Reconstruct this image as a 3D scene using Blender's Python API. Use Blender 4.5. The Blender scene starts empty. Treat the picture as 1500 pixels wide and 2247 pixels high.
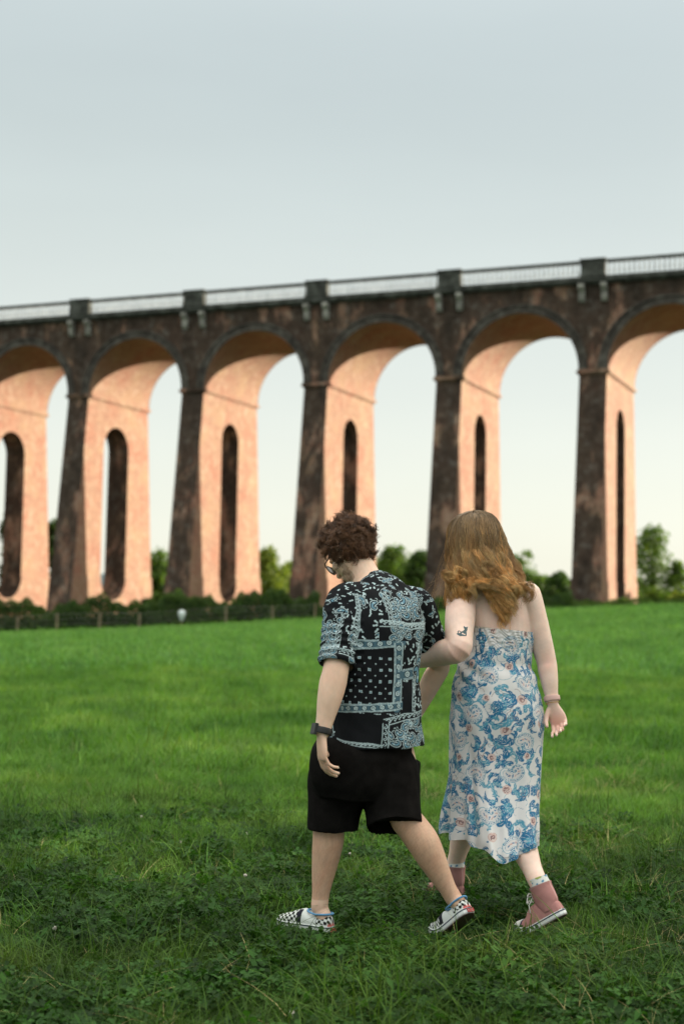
import bpy, math, random
import numpy as np
from mathutils import Vector, Matrix
RAD = math.radians
scn = bpy.context.scene
COL = scn.collection
rng = np.random.default_rng(7)
random.seed(7)

# ------------------------------------------------------------------ camera
CAM_H = 1.30
F_PX, PITCH, ROLL = 3104.0, 0.0685, 0.0199
cp, sp_, cr, sr = math.cos(PITCH), math.sin(PITCH), math.cos(ROLL), math.sin(ROLL)
fw = Vector((0, cp, sp_)); up0 = Vector((0, -sp_, cp)); rt0 = Vector((1, 0, 0))
ix = rt0*cr + up0*sr
iu = -rt0*sr + up0*cr
cam_d = bpy.data.cameras.new('camera')
cam = bpy.data.objects.new('camera', cam_d); COL.objects.link(cam)
cam.matrix_world = Matrix(((ix.x, iu.x, -fw.x, 0), (ix.y, iu.y, -fw.y, 0), (ix.z, iu.z, -fw.z, CAM_H), (0, 0, 0, 1)))
cam_d.sensor_fit = 'VERTICAL'; cam_d.sensor_height = 36.0; cam_d.sensor_width = 24.0
cam_d.lens = F_PX/2247*36
cam_d.clip_start = 0.05; cam_d.clip_end = 6000
cam_d.dof.use_dof = True
cam_d.dof.focus_distance = 5.75
cam_d.dof.aperture_fstop = 2.3
scn.camera = cam

def at(px, py, Y):
    """world point that the photograph shows at (px, py), at distance Y in front of the camera"""
    a = px-750.0; b = -(py-1123.5)
    d = fw*F_PX + ix*a + iu*b
    d = d*(Y/d.y)
    return Vector((d.x, d.y, d.z+CAM_H))

# ------------------------------------------------------------------ viaduct frame and sun
YAW = 0.4021; BAY = 10.9
U = Vector((math.cos(YAW), -math.sin(YAW), 0)); N = Vector((math.sin(YAW), math.cos(YAW), 0))
O = Vector((-2.238, 109.39, 0))
SUN_H = (U*0.655+N*0.756).normalized(); SUN_EL = RAD(10.4)
sun_dir = Vector((SUN_H.x*math.cos(SUN_EL), SUN_H.y*math.cos(SUN_EL), math.sin(SUN_EL)))
sd = bpy.data.lights.new('sun', 'SUN'); sd.energy = 5.0; sd.angle = RAD(0.5); sd.color = (1.0, 0.87, 0.68)
sun = bpy.data.objects.new('sun', sd); COL.objects.link(sun)
sun.rotation_mode = 'QUATERNION'; sun.rotation_quaternion = sun_dir.to_track_quat('Z', 'Y')
sun.location = (60, 40, 60)

# ------------------------------------------------------------------ sky
w = bpy.data.worlds.new("World"); scn.world = w; w.use_nodes = True
nt = w.node_tree; nt.nodes.clear()
def nn(t, ty, **k):
    n = t.nodes.new(ty)
    for a, v in k.items():
        if a in n.inputs.keys() if isinstance(a, str) else False: n.inputs[a].default_value = v
        else: setattr(n, a, v)
    return n
L = nt.links.new
sky = nt.nodes.new('ShaderNodeTexSky'); sky.sky_type = 'NISHITA'; sky.sun_disc = False
sky.sun_elevation = SUN_EL; sky.sun_rotation = math.atan2(sun_dir.x, sun_dir.y)
sky.altitude = 50; sky.air_density = 1.0; sky.dust_density = 2.5; sky.ozone_density = 1.5
tc = nt.nodes.new('ShaderNodeTexCoord'); sep = nt.nodes.new('ShaderNodeSeparateXYZ'); L(tc.outputs['Generated'], sep.inputs[0])
# thin high cloud veil: pale, warmer at the horizon, bright around the sun; overhead brightness added out of frame as fill light
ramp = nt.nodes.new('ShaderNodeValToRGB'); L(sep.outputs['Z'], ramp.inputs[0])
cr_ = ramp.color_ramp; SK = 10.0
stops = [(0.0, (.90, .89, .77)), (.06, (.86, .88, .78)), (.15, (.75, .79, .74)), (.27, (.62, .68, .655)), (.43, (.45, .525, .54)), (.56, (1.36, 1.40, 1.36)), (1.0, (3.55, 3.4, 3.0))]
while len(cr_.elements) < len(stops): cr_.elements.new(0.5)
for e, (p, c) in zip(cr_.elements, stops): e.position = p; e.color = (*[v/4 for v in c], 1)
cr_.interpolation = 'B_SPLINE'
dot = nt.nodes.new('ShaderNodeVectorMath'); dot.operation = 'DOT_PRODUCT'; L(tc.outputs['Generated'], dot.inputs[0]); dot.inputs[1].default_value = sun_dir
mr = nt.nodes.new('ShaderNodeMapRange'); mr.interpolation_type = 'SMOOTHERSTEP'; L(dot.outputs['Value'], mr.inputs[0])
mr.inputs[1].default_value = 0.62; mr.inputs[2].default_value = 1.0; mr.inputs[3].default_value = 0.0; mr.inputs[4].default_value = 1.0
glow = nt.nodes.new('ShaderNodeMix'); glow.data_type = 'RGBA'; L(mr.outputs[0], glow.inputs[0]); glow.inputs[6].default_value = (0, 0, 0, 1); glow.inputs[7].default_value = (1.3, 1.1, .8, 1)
# faint streaky cloud
mp = nt.nodes.new('ShaderNodeMapping'); L(tc.outputs['Generated'], mp.inputs[0]); mp.inputs['Scale'].default_value = (1.2, 1.2, 5.0); mp.inputs['Rotation'].default_value = (0.1, 0.25, 0)
ns = nt.nodes.new('ShaderNodeTexNoise'); L(mp.outputs[0], ns.inputs['Vector']); ns.inputs['Scale'].default_value = 1.7; ns.inputs['Detail'].default_value = 5; ns.inputs['Roughness'].default_value = .5
mrn = nt.nodes.new('ShaderNodeMapRange'); L(ns.outputs['Fac'], mrn.inputs[0]); mrn.inputs[1].default_value = .35; mrn.inputs[2].default_value = .7; mrn.inputs[3].default_value = 3.84; mrn.inputs[4].default_value = 4.06
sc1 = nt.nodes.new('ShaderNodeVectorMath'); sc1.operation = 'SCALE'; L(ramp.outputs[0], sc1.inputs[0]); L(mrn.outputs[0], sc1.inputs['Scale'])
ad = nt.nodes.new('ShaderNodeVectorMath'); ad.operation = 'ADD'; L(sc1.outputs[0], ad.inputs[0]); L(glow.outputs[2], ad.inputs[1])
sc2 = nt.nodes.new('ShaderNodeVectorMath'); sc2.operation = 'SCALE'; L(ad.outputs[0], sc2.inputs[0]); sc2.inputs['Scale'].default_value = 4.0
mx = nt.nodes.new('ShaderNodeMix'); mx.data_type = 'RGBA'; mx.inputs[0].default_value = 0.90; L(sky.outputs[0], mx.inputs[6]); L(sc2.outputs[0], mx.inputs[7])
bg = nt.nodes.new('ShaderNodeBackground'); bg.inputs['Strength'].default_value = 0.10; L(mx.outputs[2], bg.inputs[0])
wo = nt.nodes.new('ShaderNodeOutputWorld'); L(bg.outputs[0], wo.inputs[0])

scn.view_settings.view_transform = 'Standard'; scn.view_settings.look = 'None'
scn.view_settings.exposure = 1.50; scn.view_settings.gamma = 1.0
scn.render.engine = 'CYCLES'
scn.cycles.use_denoising = True
scn.cycles.max_bounces = 8; scn.cycles.diffuse_bounces = 4; scn.cycles.transparent_max_bounces = 8
scn.render.film_transparent = False

# ------------------------------------------------------------------ helpers
def tag(o, label=None, cat=None, group=None, kind=None):
    if label: o['label'] = label
    if cat: o['category'] = cat
    if group: o['group'] = group
    if kind: o['kind'] = kind
    return o
def link(name, me, mat=None, parent=None):
    o = bpy.data.objects.new(name, me); COL.objects.link(o)
    if mat is not None:
        me.materials.clear()
        for m in (mat if isinstance(mat, (list, tuple)) else [mat]): me.materials.append(m)
    if parent is not None: o.parent = parent
    return o
def empty(name, loc=(0, 0, 0), rz=0):
    o = bpy.data.objects.new(name, None); COL.objects.link(o); o.location = loc; o.rotation_euler = (0, 0, rz); o.empty_display_size = .2
    return o
def np_mesh(name, V, Q, smooth=True, uv=None, cols=None, midx=None):
    """V (n,3); Q (m,4) or (m,3) int; uv (m*k,2) per loop; cols per-vertex rgb"""
    V = np.asarray(V, dtype=np.float32); Q = np.asarray(Q, dtype=np.int32)
    me = bpy.data.meshes.new(name); k = Q.shape[1]
    me.vertices.add(len(V)); me.vertices.foreach_set('co', V.ravel())
    me.loops.add(Q.size); me.loops.foreach_set('vertex_index', Q.ravel())
    me.polygons.add(len(Q)); me.polygons.foreach_set('loop_start', np.arange(0, Q.size, k, dtype=np.int32))
    me.polygons.foreach_set('loop_total', np.full(len(Q), k, dtype=np.int32))
    if midx is not None: me.polygons.foreach_set('material_index', np.asarray(midx, dtype=np.int32))
    me.update(calc_edges=True)
    me.polygons.foreach_set('use_smooth', np.full(len(Q), smooth, dtype=bool))
    if uv is not None:
        l = me.uv_layers.new(name='UVMap'); l.data.foreach_set('uv', np.asarray(uv, dtype=np.float32).ravel())
    if cols is not None: set_cols(me, cols)
    me.validate(); return me
def set_cols(me, cols, name='Col'):
    a = me.color_attributes.new(name, 'FLOAT_COLOR', 'POINT')
    c = np.ones((len(me.vertices), 4), dtype=np.float32); c[:, :3] = cols; a.data.foreach_set('color', c.ravel())
class MB:
    """collects shapes into one mesh"""
    def __init__(s): s.v = []; s.f = []; s.uv = []; s.m = []
    def add(s, vs, fs, uvs=None, m=0):
        b = len(s.v); s.v += [tuple(v) for v in vs]
        for i, f in enumerate(fs):
            s.f.append(tuple(b+j for j in f)); s.m.append(m); s.uv.append(uvs[i] if uvs else None)
    def box(s, c, hx, hy, hz, X=Vector((1, 0, 0)), Y=Vector((0, 1, 0)), Z=Vector((0, 0, 1)), top=1.0, bot=1.0, m=0):
        c = Vector(c); vs = []
        for dz, k in ((-1, bot), (1, top)):
            for dx, dy in ((-1, -1), (1, -1), (1, 1), (-1, 1)):
                vs.append(c+X*hx*dx*k+Y*hy*dy*k+Z*hz*dz)
        s.add(vs, [(0, 3, 2, 1), (4, 5, 6, 7), (0, 1, 5, 4), (1, 2, 6, 5), (2, 3, 7, 6), (3, 0, 4, 7)], m=m)
    def tube(s, pts, rad, n=8, m=0, cap=True):
        pts = [Vector(p) for p in pts]; base = len(s.v); prev = None
        if not isinstance(rad, (list, tuple)): rad = [rad]*len(pts)
        vs = []
        for i, p in enumerate(pts):
            t = (pts[min(i+1, len(pts)-1)]-pts[max(i-1, 0)]).normalized()
            a = Vector((0, 0, 1)) if prev is None else prev
            if prev is None and abs(t.z) > .9: a = Vector((1, 0, 0))
            x = (a-t*a.dot(t)).normalized(); y = t.cross(x); prev = x
            for k in range(n):
                an = 2*math.pi*k/n; vs.append(p+(x*math.cos(an)+y*math.sin(an))*rad[i])
        fs = [(i*n+k, i*n+(k+1) % n, (i+1)*n+(k+1) % n, (i+1)*n+k) for i in range(len(pts)-1) for k in range(n)]
        if cap: fs += [tuple(range(n-1, -1, -1)), tuple((len(pts)-1)*n+k for k in range(n))]
        s.add(vs, fs, m=m)
    def lathe(s, c, prof, n=12, Z=Vector((0, 0, 1)), X=Vector((1, 0, 0)), m=0):
        Y = Z.cross(X); vs = []
        for r, z in prof:
            for k in range(n):
                a = 2*math.pi*k/n; vs.append(Vector(c)+X*r*math.cos(a)+Y*r*math.sin(a)+Z*z)
        fs = [(i*n+k, i*n+(k+1) % n, (i+1)*n+(k+1) % n, (i+1)*n+k) for i in range(len(prof)-1) for k in range(n)]
        s.add(vs, fs, m=m)
    def build(s, name, mat, parent=None, smooth=False, boxuv=None):
        me = bpy.data.meshes.new(name); me.from_pydata(s.v, [], s.f); me.update()
        if boxuv is not None:
            uvl = me.uv_layers.new(name='UVMap'); ax, ay = boxuv
            for pi, p in enumerate(me.polygons):
                cu = s.uv[pi]
                for j, li in enumerate(p.loop_indices):
                    if cu: uvl.data[li].uv = cu[j]; continue
                    v = me.vertices[me.loops[li].vertex_index].co; nrm = p.normal
                    du, dn = abs(nrm.dot(ax)), abs(nrm.dot(ay))
                    if abs(nrm.z) > .7: uvl.data[li].uv = (v.dot(ax), v.dot(ay))
                    elif dn >= du: uvl.data[li].uv = (v.dot(ax), v.z)
                    else: uvl.data[li].uv = (v.dot(ay), v.z)
        for p in me.polygons: p.use_smooth = smooth
        o = link(name, me, mat, parent)
        for i, p in enumerate(me.polygons): p.material_index = s.m[i]
        return o
def new_mat(name):
    m = bpy.data.materials.new(name); m.use_nodes = True; t = m.node_tree
    b = t.nodes['Principled BSDF']; return m, t, b
def simple(name, col, rough=.6, spec=.3, metal=0., noise=0., nscale=30, bump=0., sheen=0.):
    m, t, b = new_mat(name); b.inputs['Base Color'].default_value = (*col, 1); b.inputs['Roughness'].default_value = rough
    b.inputs['Specular IOR Level'].default_value = spec; b.inputs['Metallic'].default_value = metal
    if sheen: b.inputs['Sheen Weight'].default_value = sheen
    if noise or bump:
        g = t.nodes.new('ShaderNodeNewGeometry'); n = t.nodes.new('ShaderNodeTexNoise'); n.inputs['Scale'].default_value = nscale; n.inputs['Detail'].default_value = 5
        t.links.new(g.outputs['Position'], n.inputs['Vector'])
        if noise:
            r = t.nodes.new('ShaderNodeMapRange'); r.inputs[1].default_value = .3; r.inputs[2].default_value = .7; r.inputs[3].default_value = 1-noise; r.inputs[4].default_value = 1+noise
            t.links.new(n.outputs['Fac'], r.inputs[0])
            s = t.nodes.new('ShaderNodeVectorMath'); s.operation = 'SCALE'; s.inputs[0].default_value = col; t.links.new(r.outputs[0], s.inputs['Scale']); t.links.new(s.outputs[0], b.inputs['Base Color'])
        if bump:
            bp = t.nodes.new('ShaderNodeBump'); bp.inputs['Strength'].default_value = bump; bp.inputs['Distance'].default_value = .01; t.links.new(n.outputs['Fac'], bp.inputs['Height']); t.links.new(bp.outputs[0], b.inputs['Normal'])
    return m
def ramp_node(t, src, stops, interp='LINEAR'):
    r = t.nodes.new('ShaderNodeValToRGB'); e = r.color_ramp; e.interpolation = interp
    while len(e.elements) < len(stops): e.elements.new(.5)
    for x, (p, c) in zip(e.elements, stops): x.position = p; x.color = (*c, 1) if len(c) == 3 else c
    t.links.new(src, r.inputs[0]); return r
def noise_node(t, vec, scale, detail=4, rough=.55, dist=0.):
    n = t.nodes.new('ShaderNodeTexNoise'); n.inputs['Scale'].default_value = scale; n.inputs['Detail'].default_value = detail
    n.inputs['Roughness'].default_value = rough; n.inputs['Distortion'].default_value = dist; t.links.new(vec, n.inputs['Vector']); return n
def mix_node(t, fac, a, b, mode='MIX'):
    m = t.nodes.new('ShaderNodeMix'); m.data_type = 'RGBA'; m.blend_type = mode
    for s, v in ((0, fac), (6, a), (7, b)):
        if hasattr(v, 'is_linked') or hasattr(v, 'links'): t.links.new(v, m.inputs[s])
        elif s == 0: m.inputs[0].default_value = v
        else: m.inputs[s].default_value = (*v, 1)
    return m

# ------------------------------------------------------------------ ground
def sstep(a, b, x): x = np.clip((x-a)/(b-a), 0, 1); return x*x*(3-2*x)
def ground_z(x, y):
    x = np.asarray(x, dtype=float); y = np.asarray(y, dtype=float)
    s = sstep(7, 78, y)
    far = 0.66+1.75*np.tanh(.041*x)
    z = s*far
    z = z - 3.0*sstep(108, 190, y)                       # the land falls away behind the viaduct
    z = z + 0.012*np.sin(1.7*x+.6*y)*np.sin(1.1*y-.5*x) + 0.03*sstep(9, 20, y)*np.sin(.55*x+1)*np.sin(.4*y)
    return z
def build_ground():
    xs = np.concatenate([-np.geomspace(1500, 12, 40), np.linspace(-11, 11, 90), np.geomspace(12, 1500, 40)])
    ys = np.concatenate([np.linspace(-60, 2.5, 12), np.linspace(3, 14, 56), np.linspace(14.6, 120, 90), np.geomspace(125, 2600, 30)])
    X, Y = np.meshgrid(xs, ys); Z = ground_z(X, Y)
    V = np.stack([X, Y, Z], -1).reshape(-1, 3); nx, ny = len(xs), len(ys)
    i = np.arange((ny-1)*(nx-1)); r, c = i//(nx-1), i % (nx-1); a = r*nx+c
    Q = np.stack([a, a+1, a+nx+1, a+nx], 1)
    me = np_mesh('field_ground', V, Q)
    m, t, b = new_mat('field'); g = t.nodes.new('ShaderNodeNewGeometry')
    n1 = noise_node(t, g.outputs['Position'], .35, 6, .6); n2 = noise_node(t, g.outputs['Position'], 9, 6, .7)
    r1 = ramp_node(t, n1.outputs['Fac'], [(.3, (.016, .038, .010)), (.7, (.045, .100, .022))])
    r2 = ramp_node(t, n2.outputs['Fac'], [(.3, (.5, .5, .5)), (.7, (1.25, 1.2, 1.1))])
    mm = mix_node(t, 1.0, r1.outputs[0], r2.outputs[0], 'MULTIPLY'); t.links.new(mm.outputs[2], b.inputs['Base Color'])
    b.inputs['Roughness'].default_value = .95; b.inputs['Specular IOR Level'].default_value = .1
    tag(link('field_ground', me, m), kind='structure')
build_ground()

# ------------------------------------------------------------------ viaduct
def brick_mat(name, clean=1.0, dark=0.5):
    """brick laid in courses (UV in metres); `dark` = how much of the face the darker tones cover"""
    m, t, b = new_mat(name)
    uv = t.nodes.new('ShaderNodeUVMap'); g = t.nodes.new('ShaderNodeNewGeometry')
    br = t.nodes.new('ShaderNodeTexBrick'); t.links.new(uv.outputs[0], br.inputs['Vector'])
    br.inputs['Scale'].default_value = 1; br.inputs['Brick Width'].default_value = .235; br.inputs['Row Height'].default_value = .078
    br.inputs['Mortar Size'].default_value = .008; br.inputs['Color1'].default_value = (.315, .182, .125, 1); br.inputs['Color2'].default_value = (.205, .118, .088, 1)
    br.inputs['Mortar'].default_value = (.30, .22, .16, 1); br.inputs['Bias'].default_value = .1
    na = noise_node(t, g.outputs['Position'], .45, 5, .6); nb = noise_node(t, g.outputs['Position'], 1.6, 6, .65)
    tint = ramp_node(t, na.outputs['Fac'], [(.34, (1.0, .80, .78)), (.5, (.98, .95, .94)), (.64, (1.06, 1.10, 1.0))])
    c1 = mix_node(t, 1.0, br.outputs['Color'], tint.outputs[0], 'MULTIPLY')
    # pale lime bloom
    bl = ramp_node(t, nb.outputs['Fac'], [(.50, (0, 0, 0)), (.72, (.55, .55, .55))])
    c2 = mix_node(t, bl.outputs[0], c1.outputs[2], (.42, .33, .25))
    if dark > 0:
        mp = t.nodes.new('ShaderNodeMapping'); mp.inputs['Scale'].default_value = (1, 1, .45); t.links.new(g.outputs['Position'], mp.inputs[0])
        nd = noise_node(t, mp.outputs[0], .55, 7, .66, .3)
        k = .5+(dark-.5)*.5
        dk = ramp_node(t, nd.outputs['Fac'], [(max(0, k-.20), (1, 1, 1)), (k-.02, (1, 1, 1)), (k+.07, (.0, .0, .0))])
        dark_tint = ramp_node(t, nb.outputs['Fac'], [(.3, (.015, .012, .0095)), (.55, (.042, .032, .025)), (.74, (.095, .092, .086))])  # darker mottled tones laid over the brick
        c3 = mix_node(t, dk.outputs[0], dark_tint.outputs[0], c2.outputs[2]); 
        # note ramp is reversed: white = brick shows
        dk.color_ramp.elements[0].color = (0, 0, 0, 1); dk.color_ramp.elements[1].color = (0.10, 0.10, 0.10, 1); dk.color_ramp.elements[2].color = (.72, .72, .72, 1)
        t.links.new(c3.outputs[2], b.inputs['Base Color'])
    else: t.links.new(c2.outputs[2], b.inputs['Base Color'])
    b.inputs['Roughness'].default_value = .9; b.inputs['Specular IOR Level'].default_value = .15
    bp = t.nodes.new('ShaderNodeBump'); bp.inputs['Strength'].default_value = .4; bp.inputs['Distance'].default_value = .02
    t.links.new(nb.outputs['Fac'], bp.inputs['Height']); t.links.new(bp.outputs[0], b.inputs['Normal'])
    return m
def stone_mat(name, lo, mid, hi):
    m, t, b = new_mat(name); g = t.nodes.new('ShaderNodeNewGeometry')
    na = noise_node(t, g.outputs['Position'], 1.3, 7, .65)
    r = ramp_node(t, na.outputs['Fac'], [(.32, lo), (.5, mid), (.68, hi)]); t.links.new(r.outputs[0], b.inputs['Base Color'])
    b.inputs['Roughness'].default_value = .9; b.inputs['Specular IOR Level'].default_value = .15
    bp = t.nodes.new('ShaderNodeBump'); bp.inputs['Strength'].default_value = .3; bp.inputs['Distance'].default_value = .03
    t.links.new(na.outputs['Fac'], bp.inputs['Height']); t.links.new(bp.outputs[0], b.inputs['Normal']); return m
M_FACE = brick_mat('dark_face_brick', dark=.60); M_SIDE = brick_mat('clean_brick', dark=0); M_SOF = M_SIDE
M_STONE = stone_mat('weathered_stone', (.022, .024, .022), (.052, .056, .050), (.11, .12, .11))
M_CORB = stone_mat('pale_limestone', (.12, .12, .11), (.22, .22, .20), (.34, .34, .31))
M_BAL = stone_mat('balustrade_stone', (.16, .16, .15), (.28, .28, .265), (.40, .40, .38))
M_RING = stone_mat('grey_ring_stone', (.024, .022, .020), (.055, .049, .043), (.11, .105, .092))
ZI, ZC, ZT = 17.44+CAM_H, 23.79+CAM_H, 25.70+CAM_H      # impost, cornice underside, pedestal top
WD = 9.67; HW = 1.05; RR = BAY/2-HW
def W3(u, n, z): return O+U*u+N*n+Vector((0, 0, z))
viaduct = empty('railway_viaduct', (O.x, O.y, 0))
tag(viaduct, 'tall Victorian brick railway viaduct of round arches with stone balustrade, crossing behind the field', 'viaduct')
def vb(mb, name, mat, parent, smooth=False):
    mb.v = [tuple(Vector(v)-Vector((O.x, O.y, 0))) for v in mb.v]
    return mb.build(name, mat, parent, smooth, boxuv=(U, N))
ZB = -3.0
def half_dims(z):
    k = (ZI-z)/17.4
    plinth = .10 if z < 2.4+CAM_H else 0.
    return HW-.05+.07*k+plinth*.5, .06-1.85*k-plinth, WD-.06+1.45*k+plinth     # half thickness, near n, far n
def pier(t):
    z0s, z1s = .35+CAM_H, 15.25+CAM_H; hc = WD/2-(.3 if t in (-3, -2) else 0); hr = 1.98 if t in (-3, -2) else 1.5
    zs = [ZB, 0.0, z0s-.02]; 
    for k in range(0, 13): zs.append(z0s+hr*(1-math.cos(k/12*math.pi/2)))
    zs += [2.4+CAM_H-1e-3, 2.4+CAM_H+1e-3]+[5+CAM_H, 8+CAM_H, 11+CAM_H, 13+CAM_H]
    for k in range(0, 13): zs.append(z1s-hr+hr*math.sin(k/12*math.pi/2))
    zs += [16.2+CAM_H, ZI-.25]; zs = sorted(set(round(z, 4) for z in zs))
    def hole(z):
        if z <= z0s or z >= z1s: return 0.
        if z < z0s+hr: return math.sqrt(max(0, hr*hr-(z0s+hr-z)**2))
        if z > z1s-hr: return math.sqrt(max(0, hr*hr-(z-z1s+hr)**2))
        return hr
    mb = MB(); c = t*BAY
    for a, b2 in zip(zs, zs[1:]):
        ha, na, fa = half_dims(a); hb, nb, fb = half_dims(b2); qa, qb = hole(a), hole(b2)
        for s in (-1, 1):
            for lo in (0, 1):
                P = [W3(c+s*ha, (na if lo == 0 else hc+qa), a), W3(c+s*ha, (hc-qa if lo == 0 else fa), a), W3(c+s*hb, (hc-qb if lo == 0 else fb), b2), W3(c+s*hb, (nb if lo == 0 else hc+qb), b2)]
                mb.add(P, [(0, 1, 2, 3) if s > 0 else (3, 2, 1, 0)], m=1)
        mb.add([W3(c-ha, na, a), W3(c+ha, na, a), W3(c+hb, nb, b2), W3(c-hb, nb, b2)], [(0, 1, 2, 3)], m=0)
        mb.add([W3(c-ha, fa, a), W3(c+ha, fa, a), W3(c+hb, fb, b2), W3(c-hb, fb, b2)], [(3, 2, 1, 0)], m=0)
        if qa+qb > 0:
            for s in (-1, 1):
                mb.add([W3(c-ha, hc+s*qa, a), W3(c+ha, hc+s*qa, a), W3(c+hb, hc+s*qb, b2), W3(c-hb, hc+s*qb, b2)], [(3, 2, 1, 0) if s < 0 else (0, 1, 2, 3)], m=0)  # slot jambs take the dark brick: their shade is put into the colour
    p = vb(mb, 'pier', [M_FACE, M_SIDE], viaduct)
    mi = MB()                                            # moulded impost band round the pier head
    for k, (z0, z1, g) in enumerate([(ZI-.25, ZI-.12, .05), (ZI-.12, ZI+.05, .17), (ZI+.05, ZI+.16, .10)]):
        mi.box(W3(c, WD/2, (z0+z1)/2), HW-.03+g, WD/2+g, (z1-z0)/2-.001, U, N)
    i = vb(mi, 'impost', [M_IMP[0], M_SIDE], p)
    for q_ in i.data.polygons: q_.material_index = 1 if abs(q_.normal.dot(U)) > .6 else 0
    return p
M_IMP = [brick_mat('impost_brick', dark=.45)]
def arch(t):
    """the bay between pier t and pier t+1: spandrels, barrel and string course"""
    mb = MB(); c = (t+.5)*BAY; n = 40
    z0 = ZI+.16
    pts = [(-BAY/2, None), (-RR-.0, None)]
    cols = []
    for k in range(n+1):
        th = math.pi-math.pi*k/n; cols.append((RR*math.cos(th), z0+RR*math.sin(th)))
    cols = [(-BAY/2, z0)]+cols+[(BAY/2, z0)]
    for (xa, za), (xb, zb) in zip(cols, cols[1:]):
        if xb-xa < 1e-6: continue
        mb.add([W3(c+xa, 0, za), W3(c+xb, 0, zb), W3(c+xb, 0, ZC), W3(c+xa, 0, ZC)], [(0, 1, 2, 3)], m=0)
        mb.add([W3(c+xa, WD, za), W3(c+xb, WD, zb), W3(c+xb, WD, ZC), W3(c+xa, WD, ZC)], [(3, 2, 1, 0)], m=0)
    arc = cols[1:-1]; s = 0
    for k, ((xa, za), (xb, zb)) in enumerate(zip(arc, arc[1:])):
        ds = RR*math.pi/n; e = .16
        mb.add([W3(c+xa, e*0, za), W3(c+xb, e*0, zb), W3(c+xb, WD, zb), W3(c+xa, WD, za)], [(3, 2, 1, 0)],
               uvs=[[(WD, s), (WD, s+ds), (0, s+ds), (0, s)]], m=1)
        s += ds
    mb.add([W3(c-BAY/2, .02, ZC-.01), W3(c+BAY/2, .02, ZC-.01), W3(c+BAY/2, WD-.02, ZC-.01), W3(c-BAY/2, WD-.02, ZC-.01)], [(0, 1, 2, 3)], m=0)
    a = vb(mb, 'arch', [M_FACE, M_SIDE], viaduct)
    for side in (0, 1):                                 # projecting ring of the arch
        mr_ = MB()
        for r0, r1, pr in ((RR-.0, RR+.52, .06), (RR+.52, RR+.68, .14)):
            nf = -pr if side == 0 else WD+pr; nb_ = .0 if side == 0 else WD
            for k in range(n):
                A = [math.pi*k/n, math.pi*(k+1)/n]
                q = lambda r, th, nn_: W3(c+r*math.cos(th), nn_, z0+r*math.sin(th))
                F = [(0, 1, 2, 3)] if side == 0 else [(3, 2, 1, 0)]
                mr_.add([q(r0, A[0], nf), q(r1, A[0], nf), q(r1, A[1], nf), q(r0, A[1], nf)], F)
                mr_.add([q(r1, A[0], nf), q(r1, A[0], nb_), q(r1, A[1], nb_), q(r1, A[1], nf)], F)
                mr_.add([q(r0, A[0], nf), q(r0, A[0], nb_), q(r0, A[1], nb_), q(r0, A[1], nf)], [f[::-1] for f in F])
        vb(mr_, 'arch_ring', M_RING, a)
    # cornice and parapet of this bay
    mc = MB()
    for z0_, z1_, g in ((ZC, ZC+.16, .22), (ZC+.16, ZC+.36, .42), (ZC+.36, ZC+.44, .30)):
        mc.box(W3(c, WD/2, (z0_+z1_)/2), BAY/2, WD/2+g, (z1_-z0_)/2-.0015, U, N)
    vb(mc, 'cornice', M_STONE, viaduct)
    for nn_ in (-.02, WD+.02):
        mp_ = MB(); zb = ZC+.44; L0 = BAY/2-.98
        mp_.box(W3(c, nn_, zb+.06), L0, .17, .06, U, N, m=1); mp_.box(W3(c, nn_, ZT-.26), L0, .20, .07, U, N, m=1); mp_.box(W3(c, nn_, ZT-.352), L0, .15, .02, U, N, m=1)
        nbal = 25; h = (ZT-.373)-(zb+.12)
        prof = [(.07, 0), (.07, .05), (.04, .09), (.072, .30), (.075, .36), (.042, .62), (.034, .78), (.05, .82), (.075, .88), (.085, 1.)]
        for k in range(nbal):
            x = -L0+(k+.5)*2*L0/nbal
            mp_.lathe(W3(c+x, nn_, zb+.12), [(r, z*h) for r, z in prof], 8)
        vb(mp_, 'balustrade', [M_STONE_B, M_STONE], viaduct)
M_STONE_B = M_BAL
def pedestal(t):
    c = t*BAY
    for nn_, s in ((-.02, -1), (WD+.02, 1)):
        mb = MB(); zb = ZC+.44; T_ = ZT-.10
        mb.box(W3(c, nn_+s*.04, (zb+T_-.14)/2), .88, .30, (T_-.14-zb)/2-.001, U, N)
        mb.box(W3(c, nn_+s*.04, zb+.11), .95, .36, .108, U, N)
        mb.box(W3(c, nn_+s*.04, T_-.10), .92, .34, .038, U, N); mb.box(W3(c, nn_+s*.04, T_-.03), .96, .38, .030, U, N)
        vb(mb, 'pedestal', M_STONE, viaduct)
        for dx in (-.82, .82):
            mk = MB(); n0 = nn_+s*.02
            vs = []; prof = [(0, 0), (-.52, 0), (-.55, -.25), (-.44, -.38), (-.26, -.62), (-.24, -1.05), (-.12, -1.28), (0, -1.30)]
            for e in (-.22, .22):
                for dn, dz in prof: vs.append(W3(c+dx+e, (0 if s < 0 else WD)-s*dn, ZC+dz))
            n = len(prof); fs = [tuple(range(n)), tuple(range(2*n-1, n-1, -1))]+[(i, i+n, (i+1) % n+n, (i+1) % n) for i in range(n)]
            mk.add(vs, fs if s < 0 else [f[::-1] for f in fs]); vb(mk, 'corbel', M_CORB, viaduct)
for t in range(-7, 15):
    pier(t); pedestal(t)
    if t < 14: arch(t)
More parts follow.
